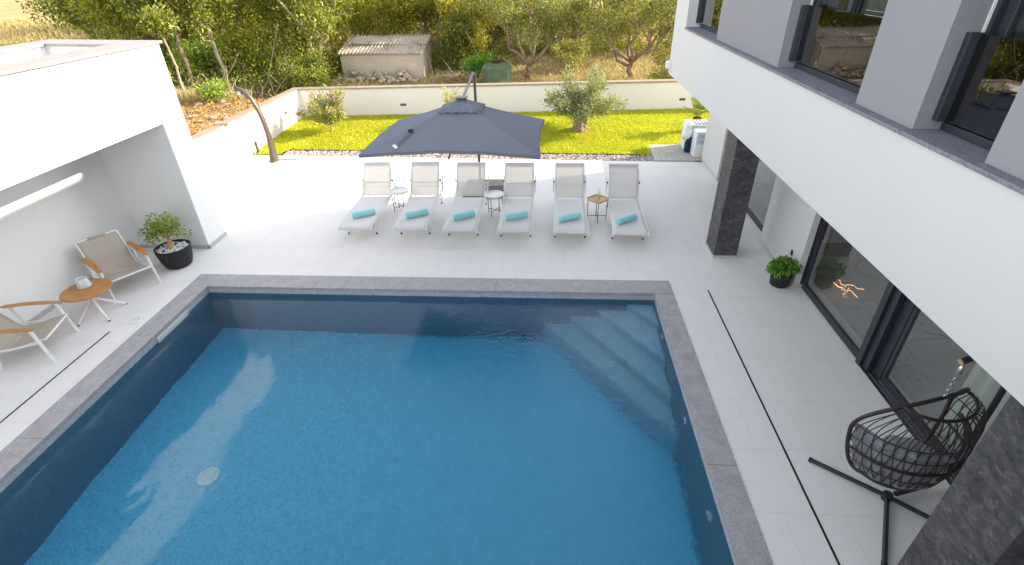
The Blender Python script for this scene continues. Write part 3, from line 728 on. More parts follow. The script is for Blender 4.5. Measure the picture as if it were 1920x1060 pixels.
# rolled towels
def towel(seed):
    rng = random.Random(seed); mb = MB(); n = 22; L = .46; r = .066
    def f(u, v):
        a = 2*math.pi*u; rr = r*(1+.03*math.sin(5*a+seed)+.02*math.sin(11*v+3*a))
        if .02 < u < .09: rr += .006
        return ((v-.5)*L, rr*math.cos(a), max(.002, rr*.93*math.sin(a)+r*.9))
    mb.grid(f, n, 10)
    for e in (0, 1):     # spiral ends
        pts = []; x = (e-.5)*L
        for k in range(40):
            a = .5*k; rr = r*(.12+.84*k/39); pts.append((x+(.006 if e else -.006)*(1-k/39), rr*math.cos(a), rr*.93*math.sin(a)+r*.9))
        mb.tube(pts, .0075, 5)
        c = [(x, r*.97*math.cos(6.283*k/n), max(.002, r*.9*math.sin(6.283*k/n)+r*.9)) for k in range(n)]
        mb.add(c, [tuple(range(n)) if e else tuple(range(n-1, -1, -1))])
    return mb
TW = ['rolled turquoise towel on the leftmost sun lounger', 'rolled turquoise towel on the second sun lounger from the left',
      'rolled turquoise towel on the lounger in front of the parasol pole', 'rolled turquoise towel on the lounger right of the parasol base',
      'rolled turquoise towel on the lounger left of the wooden table', 'rolled turquoise towel with one end sprung open on the rightmost lounger']
for i, ((x, y), a) in enumerate(zip(((-3.90, 9.73), (-2.76, 9.74), (-1.75, 9.66), (-.65, 9.66), (.44, 9.60), (1.58, 9.54)), (31, 29, 30, 22, 27, 36))):
    o = obj('towel', towel(i), 'turquoise_towel', smooth=True, loc=(x, y, .345)); o.rotation_euler = (R(-.4), 0, R(a))
    tag(o, TW[i], 'towel', 'rolled turquoise towels on the loungers')
# side tables
def wire_table(lab, loc, rz):
    t = thing('side_table', lab, 'side table', loc, rz, 'small round white side tables')
    mb = MB(); mb.lathe([(0, .465), (.195, .465), (.205, .472), (.208, .505), (.202, .505), (.197, .478), (0, .476)], 36); obj('tray_top', mb, 'white_metal', t, smooth=True)
    for k in range(4):
        a = math.pi/2*k+.4; c, s = math.cos(a), math.sin(a)
        mb = MB(); mb.tube([(.185*c, .185*s, .47), (.175*c, .175*s, 0)], .0075, 8); obj('leg', mb, 'black_metal', t, smooth=True)
    for k in range(2):
        a = math.pi/2*k+.4; c, s = .177*math.cos(a), .177*math.sin(a)
        mb = MB(); mb.tube([(c, s, .11+.012*k), (-c, -s, .11+.012*k)], .0065, 6); obj('cross_bar', mb, 'black_metal', t)
    return t
wire_table('round white side table with thin black legs between the two leftmost loungers', (-3.40, 10.80, 0), .2)
wire_table('round white side table with thin black legs in front of the parasol base', (-1.19, 10.60, 0), .75)
wt = thing('side_table', 'small angular light wood side table on thin black legs between the two right loungers', 'side table', (1.06, 10.36, 0), R(45))
mb = MB(); q = .185; c8 = .05
poly = [(-q+c8, -q), (q-c8, -q), (q, -q+c8), (q, q-c8), (q-c8, q), (-q+c8, q), (-q, q-c8), (-q, -q+c8)]
mb.prism(poly, .47, .488); obj('table_top', mb, 'light_wood', wt, bevel=.003)
mb = MB()
for i in range(8):
    a, b = poly[i], poly[(i+1) % 8]; mb.bar((a[0]*.98, a[1]*.98, .497), (b[0]*.98, b[1]*.98, .497), .012, .022)
obj('rim', mb, 'light_wood', wt)
for k in range(4):
    sx, sy = ((-1, -1), (1, -1), (1, 1), (-1, 1))[k]
    mb = MB(); mb.tube([(sx*.15, sy*.15, .47), (sx*.14, sy*.14, 0)], .0075, 8); obj('leg', mb, 'black_metal', wt, smooth=True)
for k in range(2):
    s = 1 if k else -1
    mb = MB(); mb.tube([(-.142, -.142*s, .1+.014*k), (.142, .142*s, .1+.014*k)], .0065, 6); obj('cross_bar', mb, 'black_metal', wt)
car = thing('carafe', 'clear glass carafe with lemon slices on the wooden side table', 'carafe', (1.08, 10.44, .489))
mb = MB(); mb.lathe([(0, .004), (.05, .004), (.058, .03), (.055, .10), (.03, .16), (.028, .20), (.038, .225), (.034, .222), (.025, .2), (.027, .16), (.051, .1), (.053, .03), (0, .01)], 24); obj('glass_body', mb, 'clear_glass', car, smooth=True)
for k in range(5):
    mb = MB(); rl = random.Random(k); x, y = rl.uniform(-.02, .02), rl.uniform(-.02, .02)
    mb.tube([(x, y, .02+.03*k), (x+.004, y+.002, .028+.03*k)], .024, 14); obj('lemon_slice', mb, 'lemon', car)
for k, (x, y, lab) in enumerate(((.98, 10.33, 'small drinking glass on the left corner of the wooden side table'), (1.09, 10.30, 'small drinking glass in front of the carafe on the wooden side table'))):
    mb = MB(); mb.lathe([(0, .002), (.026, .002), (.034, .085), (.031, .085), (.024, .008), (0, .008)], 20); o = obj('drinking_glass', mb, 'clear_glass', smooth=True, loc=(x, y, .489)); tag(o, lab, 'glass', 'drinking glasses on the wooden table')

# ================================================================== PARASOL
pz = thing('parasol', 'large dark blue cantilever parasol over the loungers', 'parasol', (-1.70, 12.05, 0))
ox, oy = -1.70, 12.05
for sx in (0, 1):
    for sy in (0, 1):
        mb = MB(); x0, y0 = -.39+sx*.50, -.52+sy*.50; rr = .09; X0, X1, Y0, Y1 = x0, x0+.49, y0, y0+.49; P = []
        for (cx_, cy_, a0, rd) in ((X1, Y1, 0, sx and sy), (X0, Y1, 90, (not sx) and sy), (X0, Y0, 180, not sx and not sy), (X1, Y0, 270, sx and not sy)):
            if rd:
                ccx = cx_-rr if cx_ == X1 else cx_+rr; ccy = cy_-rr if cy_ == Y1 else cy_+rr
                P += [(ccx+rr*math.cos(R(a0+15*k)), ccy+rr*math.sin(R(a0+15*k))) for k in range(7)]
            else: P.append((cx_, cy_))
        mb.prism(P, .0, .13); obj('base_weight', mb, 'concrete_base', pz, bevel=.015)
mb = MB(); mb.tube([(0, 0, .13), (0, 0, .3), (0, 0, 2.6), (.0, .0, 2.74)], [.042, .032, .032, .032], 14); obj('pole', mb, 'pole_metal', pz, smooth=True)
mb = MB(); mb.tube([(0, .0, 2.74), (-.005, -.12, 2.79), (.03, -1.3, 2.72), (.12, -2.85, 2.735)], [.034, .030, .026, .026], 10); obj('arm', mb, 'pole_metal', pz, smooth=True)
mb = MB(); mb.bar((.0, .02, 1.15), (0, -.08, 1.35), .07, .09); ck = obj('crank_box', mb, 'anthracite_metal', pz, bevel=.01)
mb = MB(); mb.tube([(0, -.1, 1.25), (.1, -.12, 1.25), (.1, -.2, 1.25)], .01, 8); obj('crank_handle', mb, 'black_metal', ck)
corners = [Vector((-3.16, 8.14, 2.18)), Vector((-.14, 8.03, 2.19)), Vector((-.10, 10.18, 2.22)), Vector((-3.02, 10.3, 2.2))]
ap = Vector((-1.54, 9.2, 2.82))
O_ = Vector((ox, oy, 0))
def canopy_face(i, v0, v1, nu, nv, lift=0):
    a, b = corners[i], corners[(i+1) % 4]
    def f(u, v):
        t_ = v0+(v1-v0)*v
        e = a.lerp(b, u); e = e+Vector((0, 0, .07*math.sin(math.pi*u)))
        mid = (a+b)/2; e = e.lerp(Vector((e.x+(ap.x-e.x)*.03, e.y+(ap.y-e.y)*.03, e.z)), math.sin(math.pi*u))
        p = ap.lerp(e, t_)
        p.z -= .05*math.sin(math.pi*t_)*math.sin(math.pi*u)+.02*math.sin(math.pi*t_)
        p.z += .006*math.sin(u*23+t_*4+i)*t_*(math.sin(math.pi*u)**.5)
        p.z += lift
        return p-O_
    return f, nu, nv
mb = MB()
for i in range(4):
    f, nu, nv = canopy_face(i, .20, 1, 30, 16); mb.grid(f, nu, nv)
cp = obj('canopy', mb, 'canopy_fabric', pz, smooth=True)
mb = MB()
for i in range(4):
    f, nu, nv = canopy_face(i, 1, 1.0, 30, 1); ff = lambda u, v, f=f: f(u, 1)-Vector((0, 0, .055*v*(1-.0*u))); mb.grid(ff, 30, 1)
obj('valance', mb, 'canopy_fabric', cp)
mb = MB(); rv = random.Random(3)
for i in range(4):
    f, nu, nv = canopy_face(i, .03, .265, 26, 10, .03)
    mb.grid(lambda u, v, f=f, i=i: f(u, v)+Vector((0, 0, .012*math.sin(u*31+i*2)*v*v+.02*v*math.sin(math.pi*u)-.02*(1-v)*0)), nu, nv)
obj('vent_top', mb, 'canopy_fabric', pz, smooth=True)
mb = MB(); a = ap-O_; mb.box(a.x-.10, a.x+.10, a.y-.10, a.y+.10, a.z+.02, a.z+.05); obj('top_cap', mb, 'taupe_metal', pz, bevel=.01)
for i in range(4):
    c = corners[i]-O_; m_ = (corners[i]+corners[(i+1) % 4])/2-O_
    for e in (c, m_+Vector((0, 0, -.02))):
        mb = MB(); mb.bar((a.x, a.y, a.z-.16), (e.x+(a.x-e.x)*.02, e.y+(a.y-e.y)*.02, e.z-.05), .022, .022); obj('rib', mb, 'pole_metal', pz)
# tie strap with its pale tags on the front face
fA, _, _ = canopy_face(0, .0, 1, 1, 1)
def onf(u, v): p = fA(u, v); return p+Vector((0, -.012, .02))
for (u0, v0, u1, v1) in ((.075, .62, .135, .86), (.095, .60, .165, .90)):
    p, q = onf(u0, v0), onf(u1, v1); mb = MB(); mb.tube([p, p.lerp(q, .5)+Vector((0, 0, -.0)), q], .014, 6, flat=(1, .3)); s = obj('tie_strap', mb, 'canopy_fabric', cp)
    mb = MB(); mb.bar(q+Vector((-.0, 0, .006)), q+Vector((.008, -.055, -.012)), .055, .004); obj('care_tag', mb, 'white_plastic', s)
mb = MB(); p = onf(.08, .59); mb.box(p.x-.035, p.x+.035, p.y-.03, p.y+.03, p.z-.01, p.z+.05); obj('buckle', mb, 'black_metal', cp, bevel=.008)

# ================================================================== SHOWER
sh = thing('garden_shower', 'curved taupe solar shower column at the corner of the lawn', 'shower', (-8.17, 14.35, 0))
path = [(0, 0, 0), (0.01, 0, .2), (.03, 0, .5), (.03, 0, .85), (-.01, 0, 1.2), (-.07, 0, 1.5), (-.15, 0, 1.74), (-.27, 0, 1.93), (-.40, 0, 2.03), (-.52, 0, 2.07)]
wid = [.19, .165, .125, .10, .095, .093, .09, .088, .085, .082]
mb = MB(); mb.tube(path, wid, 18, flat=(1, .62)); obj('column', mb, 'taupe_metal', sh, smooth=True)
mb = MB(); mb.tube([(-.515, 0, 2.07), (-.535, 0, 2.07)], .086, 18, flat=(1, .85)); obj('end_cap', mb, 'navy_plastic', sh)
mb = MB(); mb.tube([(-.45, 0, 1.98), (-.47, 0, 1.90)], [.03, .07], 14); obj('shower_head', mb, 'steel', sh, smooth=True)
mb = MB(); mb.tube([(-.10, 0, .72), (-.14, -.02, .74), (-.15, -.02, .80)], .016, 8); obj('tap', mb, 'steel', sh)
mb = MB(); mb.tube([(.0, -.08, .24), (.02, -.088, .6), (.02, -.072, .95), (-.01, -.068, 1.2), (-.07, -.066, 1.5), (-.14, -.065, 1.74), (-.27, -.064, 1.92)], .012, 6); obj('seam', mb, 'anthracite_metal', sh)
mb = MB(); mb.tube([(.1, -.02, .03), (.25, .05, .02), (.4, .0, .02), (.55, .02, .02), (.62, .12, .03), (.7, .2, .04)], .014, 6)
o = obj('garden_hose', mb, 'green_hose', smooth=True, loc=(-8.1, 14.4, 0)); tag(o, 'short green hose end lying at the foot of the shower', 'hose')
for k, (x, y, lab) in enumerate(((-9.02, 15.05, 'short metal tap post by the left garden wall beside the lawn'), )):
    s = thing('water_tap', lab, 'tap', (x, y, 0.02))
    mb = MB(); mb.box(-.03, .03, -.03, .03, 0, .36); obj('post', mb, 'pole_metal', s, bevel=.005)
    mb = MB(); mb.tube([(0, -.02, .3), (0, -.1, .3), (0, -.11, .26)], .014, 8); obj('spout', mb, 'steel', s)
mb = MB(); mb.lathe([(0, 0), (.11, 0), (.12, .05), (.08, .075), (0, .08)], 20); tag(obj('floor_spotlight', mb, 'ceramic_white', smooth=True, loc=(-8.95, 13.75, 0)), 'small round white floor spotlight by the left wall near the pavilion', 'spotlight')

# ================================================================== LOUNGE CHAIRS, TABLE (left)
def lounge_chair(lab, loc, rz):
    t = thing('lounge_chair', lab, 'lounge chair', loc, rz, 'low beige lounge chairs with teak arms')
    prof = [(.10, .375), (.06, .37), (-.10, .335), (-.30, .29), (-.45, .27), (-.53, .29), (-.60, .36), (-.68, .50), (-.78, .68), (-.87, .84)]
    hw = .31
    def pt(v):
        k = v*(len(prof)-1); i = min(int(k), len(prof)-2); f = k-i
        return prof[i][0]*(1-f)+prof[i+1][0]*f, prof[i][1]*(1-f)+prof[i+1][1]*f
    def fs(u, v):
        x, z = pt(v); s = .022*math.sin(math.pi*u); g = sum(math.exp(-((v-c)/.008)**2) for c in (.30, .54, .78))*.012
        return (x+.012*s, (u-.5)*2*hw, z-s-g)
    mb = MB(); mb.grid(fs, 10, 72); obj('sling', mb, 'chair_sling', t, smooth=True, solid=.022)
    mb = MB()
    for s in (-1, 1): mb.tube([(x, s*(hw+.012), z-.004) for x, z in [pt(k/24) for k in range(25)]], .016, 8)
    for x, z in ((.10, .372), (-.87, .84)): mb.tube([(x, -hw, z), (x, hw, z)], .015, 8)
    mb.tube([(-.45, -hw, .25), (-.45, hw, .25)], .012, 8)
    obj('frame', mb, 'white_metal', t, smooth=True)
    mb = MB(); mb.grid(lambda u, v: (-.872-.02*math.cos(3.14*v), -.14+.28*u, .835+.03*math.sin(3.14*v)), 6, 6); obj('head_strap', mb, 'chair_sling', t, smooth=True, solid=.012)
    for s in (-1, 1):
        mb = MB(); n = 14; top = []; 
        def fa(u, v, s=s):
            x = .05-.74*u; wv = (.040+.012*math.sin(math.pi*u)); z = .575+.05*u+.02*math.sin(math.pi*u)
            a = 2*math.pi*v; e = 1 if 0 < u < 1 else .55
            return (x, s*.365+wv*e*math.cos(a), z+.014*e*math.sin(a))
        mb.grid(fa, n, 14); mb.add([fa(0, k/14) for k in range(14)], [tuple(range(14))]); mb.add([fa(1, k/14) for k in range(14)], [tuple(range(13, -1, -1))])
        obj('armrest', mb, 'teak', t, smooth=True)
        mb = MB(); mb.tube([(-.0, s*.362, .57), (.07, s*.375, .0)], [.026, .024], 10, flat=(.85, 1)); obj('leg', mb, 'white_metal', t, smooth=True)
        mb = MB(); mb.tube([(-.58, s*.362, .61), (-.52, s*.365, .34), (-.60, s*.375, .0)], .022, 10); obj('leg', mb, 'white_metal', t, smooth=True)
        mb = MB(); mb.tube([(.055, s*.37, .35), (-.2, s*.345, .31), (-.54, s*.36, .3)], .014, 8); obj('side_rail', mb, 'white_metal', t, smooth=True)
    return t
lounge_chair('beige sling lounge chair with teak arms next to the potted tree', (-7.34, 7.23, 0), R(-32))
lounge_chair('beige sling lounge chair with teak arms cut by the left picture edge', (-7.40, 5.64, 0), R(18))
tb = thing('round_table', 'low round teak table on slanted white legs between the lounge chairs', 'table', (-7.50, 6.53, 0))
mb = MB(); mb.lathe([(0, .445), (.34, .445), (.355, .45), (.36, .462), (.352, .472), (0, .474)], 48); obj('table_top', mb, 'teak', tb, smooth=True)
for (x, y) in ((-.06, -.36), (.36, -.22), (.28, .28), (-.33, .30)):
    mb = MB(); mb.tube([(x*.08, y*.08, .44), (x*.12, y*.12, .27), (x, y, .012)], [.026, .026, .016], 10); l = obj('leg', mb, 'white_metal', tb, smooth=True)
    mb = MB(); mb.tube([(x*.99, y*.99, .014), (x*1.01, y*1.01, 0)], .018, 10); obj('foot_cap', mb, 'black_metal', l)
cd = thing('candle_lantern', 'white tapered glass candle holder on the round teak table', 'candle holder', (-7.585, 6.61, .474))
mb = MB(); mb.lathe([(0, .002), (.098, .002), (.104, .02), (.088, .09), (.070, .15), (.066, .15), (.083, .09), (.097, .02), (0, .012)], 32); obj('glass_body', mb, 'frosted_glass', cd, smooth=True)
mb = MB(); mb.lathe([(.0, .013), (.085, .013), (.070, .105), (.06, .11), (.015, .108), (0, .10)], 28); obj('candle', mb, 'ceramic_white', cd, smooth=True)
mb = MB(); mb.lathe([(.066, .146), (.073, .146), (.073, .156), (.066, .156), (.066, .146)], 32); obj('rim', mb, 'ceramic_white', cd, smooth=True)
mb = MB(); mb.box(-6.885, -6.58, 6.24, 6.55, -.02, .0055); ac = obj('access_cover', mb, 'white_plastic', bevel=.002); tag(ac, 'square white access cover set in the tiles beside the pool coping', 'access cover')
for (x, y) in ((-6.75, 6.35), (-6.72, 6.42), (-6.68, 6.35)):
    mb = MB(); mb.lathe([(0, .0), (.012, 0), (.012, .0065), (0, .0065)], 10, (x, y, 0)); obj('screw', mb, 'steel', ac)

# ================================================================== PLANTS IN POTS
def crown_pts(rng, n, blobs):
    C, D = [], []
    per = np.array([b[3]**2 for b in blobs], float); per = (per/per.sum()*n).astype(int)
    for (x, y, z, r, sq), k in zip(blobs, per):
        d = rng.normal(size=(k, 3)); d /= np.linalg.norm(d, axis=1, keepdims=True); rad = r*rng.uniform(.25, 1, (k, 1))**.6
        p = d*rad*np.array([1, 1, sq])+np.array([x, y, z]); C.append(p); D.append(d+rng.normal(size=(k, 3))*.7+np.array([0, 0, .25]))
    return np.concatenate(C), np.concatenate(D)
pt_ = thing('potted_tree', 'small leafy bonsai tree in a round black pot with white pebbles', 'potted tree', (-7.14, 8.17, 0))
mb = MB(); mb.lathe([(0, 0), (.19, 0), (.235, .03), (.275, .15), (.305, .30), (.312, .40), (.295, .405), (.28, .36), (0, .35)], 40); obj('pot', mb, 'black_pot', pt_, smooth=True)
mb = MB(); rl = random.Random(2)
for k in range(230):
    a, r_ = rl.uniform(0, 6.28), .275*math.sqrt(rl.random()); mb.ico((r_*math.cos(a), r_*math.sin(a), .358+rl.uniform(0, .012)), rl.uniform(.014, .024), rl, .2, (1.2, 1, .7))
o = obj('pebbles', mb, 'pebble_white', pt_); o['kind'] = 'stuff'
mb = MB(); mb.tube([(-.04, .0, .35), (-.035, .0, .41), (-.03, .01, .47), (-.02, .02, .53), (-.03, .03, .60)], [.075, .06, .05, .032, .02], 12)
for k in range(7):
    a = k*.9; mb.tube([(-.03, .01, .55), (-.03+.13*math.cos(a), .01+.13*math.sin(a), .68+.04*(k % 3)), (-.03+.24*math.cos(a), .01+.24*math.sin(a), .78+.05*(k % 2))], [.014, .009, .004], 6)
mb.tube([(-.02, .02, .52), (.1, .12, .54), (.2, .22, .53)], [.009, .006, .003], 6)
obj('trunk', mb, 'ficus_root', pt_, smooth=True)
rng = np.random.default_rng(21)
C, D = crown_pts(rng, 950, [(-.16, -.1, .80, .20, .75), (.06, -.02, .84, .22, .75), (-.05, .14, .78, .22, .7), (-.05, .0, .94, .2, .7), (-.22, .08, .72, .16, .7), (.10, .14, .70, .15, .7), (-.08, -.2, .70, .15, .7), (.2, .22, .56, .08, .8)])
put('foliage', leaf_mesh('foliage', C, D, rng.uniform(.05, .085, len(C)), rng.uniform(.024, .036, len(C)), rng, .25), 'leaf_citrus', pt_)
pp = thing('potted_plant', 'bushy bright green plant in a small black pot against the house wall', 'potted plant', (3.99, 7.76, 0))
mb = MB(); mb.lathe([(0, 0), (.125, 0), (.15, .02), (.175, .24), (.185, .25), (.183, .27), (.168, .27), (.16, .22), (0, .21)], 32); obj('pot', mb, 'black_pot', pp, smooth=True)
C, D = crown_pts(rng, 1500, [(-.07, -.06, .36, .17, .85), (.09, -.04, .37, .15, .8), (0, .09, .36, .15, .8), (0, 0, .42, .15, .7), (-.1, .05, .30, .13, .8)])
put('foliage', leaf_mesh('foliage', C, D, rng.uniform(.04, .07, len(C)), rng.uniform(.026, .042, len(C)), rng, .2), 'leaf_bright', pp)
mb = MB()
for k in range(9):
    a = k*.7; mb.tube([(0, 0, .2), (.08*math.cos(a), .08*math.sin(a), .36)], [.007, .004], 5)
obj('stems', mb, 'leaf_bright', pp)

# ================================================================== HANGING EGG CHAIR
HX, HY = 3.54, 3.56
ec = thing('egg_chair', 'black woven hanging egg chair with grey tufted cushion', 'hanging chair', (HX, HY, 0), 0)
wv = Vector((.945, .327, 0)); fv = Vector((-.327, .945, 0)); ZC, AH = .84, .60
def egg(th, z):
    """th 0..pi sweeps from the left rim through the back to the right rim at height z"""
    f = max(0, min(1, (z-(ZC-AH))/(2*AH))); q = (f-.64)/.36 if f > .64 else (.64-f)/.64
    pr = max(0, 1-q**(3.0 if f > .64 else 2.1))**.5
    a = .60*pr; b = .47*pr*(1 if f < .64 else 1-.15*q)
    yf = .24*(1-q**1.7) if f > .64 else .24-.08*q
    return wv*(-a*math.cos(th))+fv*(yf-(b+yf*.35)*math.sin(th))+Vector((0, 0, z))
def rim(t_): # closed loop
    z = ZC+AH*.985*math.cos(t_); s = math.sin(t_)
    return egg(0 if s < 0 else math.pi, z) if True else None
pts = [rim(2*math.pi*k/64) for k in range(64)]
mb = MB(); mb.tube(pts, .019, 10, closed=True); obj('rim', mb, 'rattan', ec, smooth=True)
# top ring where the cords gather
rc = Vector((0, 0, 0))+egg(math.pi/2, ZC+AH*.86); tr = []
zr = ZC+AH*.90
ring = [egg(math.pi*k/14, zr) for k in range(15)]
mb = MB(); mb.tube(ring, .016, 8); obj('top_ring', mb, 'rattan', ec, smooth=True)
mb = MB(); mb.tube([egg(math.pi*k/28, ZC-.05) for k in range(29)], .014, 8); mb.tube([egg(math.pi*.5, ZC+AH*(.95-1.9*k/24)) for k in range(25)], .014, 8)
mb.tube([egg(math.pi*k/28, ZC-.36) for k in range(29)], .013, 8)
obj('shell_frame', mb, 'rattan', ec, smooth=True)
mb = MB()
zt, zb = ZC+AH*.90, ZC-AH*.985
for k in range(1, 21):                     # leaning cords, two directions
    for dd in (-1, 1):
        P = []
        for q in range(27):
            f = q/26; th = math.pi*(k/21)+dd*.30*(f**1.3)
            if not 0 <= th <= math.pi: break
            P.append(egg(th, zt+(zb-zt)*(f*.98)))
        if len(P) > 2: mb.tube(P, .0052, 5)
for k in range(6):
    z = zt-.30-(zt-zb-.40)*k/5.0
    mb.tube([egg(math.pi*q/30, z) for q in range(31)], .0058, 5)
o = obj('cord_net', mb, 'rattan', ec)
# cushion: seat and tufted back
def cushion(fn, nu, nv, th):
    return fn
def seat(u, v):
    ph = 2*math.pi*u; r = v; x, y = .33*r*math.cos(ph), .02+.27*r*math.sin(ph)
    tuft = max(0, math.cos(x*2*math.pi/.20))*max(0, math.cos((y-.05)*2*math.pi/.20))
    z = .53+.055*(1-r**4)-.03*tuft+.04*r*r
    return wv*x+fv*y+Vector((0, 0, z))
mb = MB(); mb.grid(seat, 60, 16); obj('seat_cushion', mb, 'cushion_grey', ec, smooth=True, solid=.085)
def backc(u, v):
    th = math.pi*(-.02+.66*u); z = .50+.52*v-.10*max(0, u-.55)*v; p = egg(max(0, th), z)
    tuft = max(0, math.cos(u*4*2*math.pi))*max(0, math.cos(v*3*2*math.pi))
    edge = min(u, 1-u, v, 1-v); puff = min(1, edge/.10)**.5
    k = .90-.06*puff+.06*tuft; return Vector((p.x*k, p.y*k, z))
mb = MB(); mb.grid(backc, 56, 40); obj('back_cushion', mb, 'cushion_grey', ec, smooth=True, solid=.07)
# hanging chain and spring
mb = MB(); z = ZC+AH*.985; k = 0; 
while z < 1.74:
    a = (k % 2)*math.pi/2; c, s = math.cos(a), math.sin(a)
    mb.tube([(c*.013*math.cos(q*.7854), s*.013*math.cos(q*.7854), z+.02+.024*math.sin(q*.7854)) for q in range(8)], .0042, 6, closed=True); z += .033; k += 1
obj('chain', mb, 'steel', ec, smooth=True)
mb = MB(); mb.lathe([(0, 1.73), (.02, 1.73), (.022, 1.75), (.022, 1.79), (.01, 1.81), (0, 1.81)], 14); obj('swivel', mb, 'steel', ec, smooth=True)
st = thing('chair_stand', 'black tubular stand with curved mast carrying the hanging egg chair', 'chair stand', (HX, HY, 0))
mx, my = .64, .20
mb = MB(); P = [(mx*.15, my*.15, .05), (mx*.7, my*.7, .06), (mx*.98, my*.98, .14), (mx*1.05, my*1.05, .35), (mx*1.08, my*1.08, .8), (mx*1.06, my*1.06, 1.3), (mx*.98, my*.98, 1.65), (mx*.80, my*.80, 1.88), (mx*.5, my*.5, 1.95), (mx*.2, my*.2, 1.91), (-.04, -.01, 1.86)]
def smooth_path(P, n=4):
    P = [Vector(p) for p in P]; out = []
    for i in range(len(P)-1):
        a, b, c, d = P[max(0, i-1)], P[i], P[i+1], P[min(len(P)-1, i+2)]
        for k in range(n):
            t_ = k/n; out.append(.5*((2*b)+(c-a)*t_+(2*a-5*b+4*c-d)*t_*t_+(3*b-a-3*c+d)*t_**3))
    return out+[P[-1]]
mb.tube(smooth_path(P), .027, 12); obj('mast', mb, 'anthracite_metal', st, smooth=True)
mb = MB(); mb.tube([(-.04, -.01, 1.865), (-.048, -.012, 1.862)], .0285, 12); obj('mast_end_cap', mb, 'ficus_root', st)
mb = MB(); mb.tube([(0, 0, 1.865), (0.0, 0, 1.81)], .012, 8); obj('hook', mb, 'steel', st)
for (x, y) in ((-.58, .45), (-.40, -.72), (.62, -.48)):
    mb = MB(); mb.tube([(0, 0, .045), (x, y, .028)], .024, 10); l = obj('leg', mb, 'anthracite_metal', st, smooth=True)
    mb = MB(); mb.tube([(x*.97, y*.97, .028), (x*1.015, y*1.015, .028)], .028, 10); obj('foot_cap', mb, 'black_metal', l)
mb = MB(); mb.lathe([(0, .0), (.045, .0), (.045, .085), (0, .09)], 16); obj('hub', mb, 'anthracite_metal', st)

# ================================================================== SHED, TANK, ROCKS
sd = thing('stone_shed', 'old rendered shed with a corrugated roof beyond the far wall', 'shed', (0, 0, 0))
x0, x1, y0, y1, zf, zk = -9.72, -5.88, 25.0, 27.1, 1.46, 1.93
mb = MB(); t_ = .2
mb.hexa([(x0, y0, .1), (x1, y0, .1), (x1, y1, .1), (x0, y1, .1)], [(x0, y0, zf), (x1, y0, zf), (x1, y1, zk), (x0, y1, zk)])
obj('wall', mb, 'shed_render', sd)
mb = MB()
for r_ in range(2):
    ya, yb = (y0-.12, y0+1.05) if r_ == 0 else (y0+.95, y1+.12)
    def fr(u, v, ya=ya, yb=yb, r_=r_):
        x = x0-.1+(x1-x0+.16)*u; y = ya+(yb-ya)*v; z = zf+(zk-zf)*(y-y0)/(y1-y0)+.05+.028*r_*(1-v*.6)
        return (x, y, z+.032*math.sin(u*2*math.pi*24)+.012*math.sin(u*5+v*3))
    mb2 = MB(); mb2.grid(fr, 24*10, 4); s = obj('roof_sheet', mb2, 'asbestos_roof', sd, smooth=True, solid=.014)
rr = random.Random(12)
for k in range(64):
    x = rr.uniform(-10.2, -6.0); d = rr.random(); y = 24.88-.62*d; z = .34+.42*(1-d)*rr.random()*(1 if -9.3 < x < -6.2 else .3)
    mb = MB(); mb.ico((0, 0, 0), rr.uniform(.07, .165), rr, .16, (1.2, .95, .8), 2)
    o = obj('rock', mb, 'limestone', smooth=False, loc=(x, y, z+.06)); tag(o, 'pale rough rock in the heap against the shed front', 'rock', 'rocks heaped against the shed')
tk = thing('water_tank', 'faded green faceted water tank standing beyond the far wall', 'tank', (-2.38, 24.05, .2))
mb = MB(); mb.lathe([(.0, 0), (.66, 0), (.66, .82), (.60, .90), (.30, .97), (0, .98)], 9); obj('body', mb, 'tank_green', tk)
mb = MB(); mb.lathe([(.0, .965), (.22, .965), (.22, 1.03), (.18, 1.05), (0, 1.05)], 20); obj('lid', mb, 'black_pot', tk, smooth=True)
mb = MB(); rl = random.Random(8)
for k in range(46):
    x, y = rl.uniform(-4.9, -3.3), rl.uniform(23.6, 24.6); a = rl.uniform(0, 6.28); L = rl.uniform(.4, 1.0); z = .4+rl.random()*.35
    mb.tube([(x, y, z), (x+.5*L*math.cos(a), y+.5*L*math.sin(a), z+.12*rl.uniform(-1, 1.4)), (x+L*math.cos(a), y+L*math.sin(a), z+rl.uniform(-.15, .3))], [.022, .016, .008], 5)
tag(obj('branch_pile', mb, 'twig'), 'heap of cut grey branches left of the green tank', 'branches', None, 'stuff')

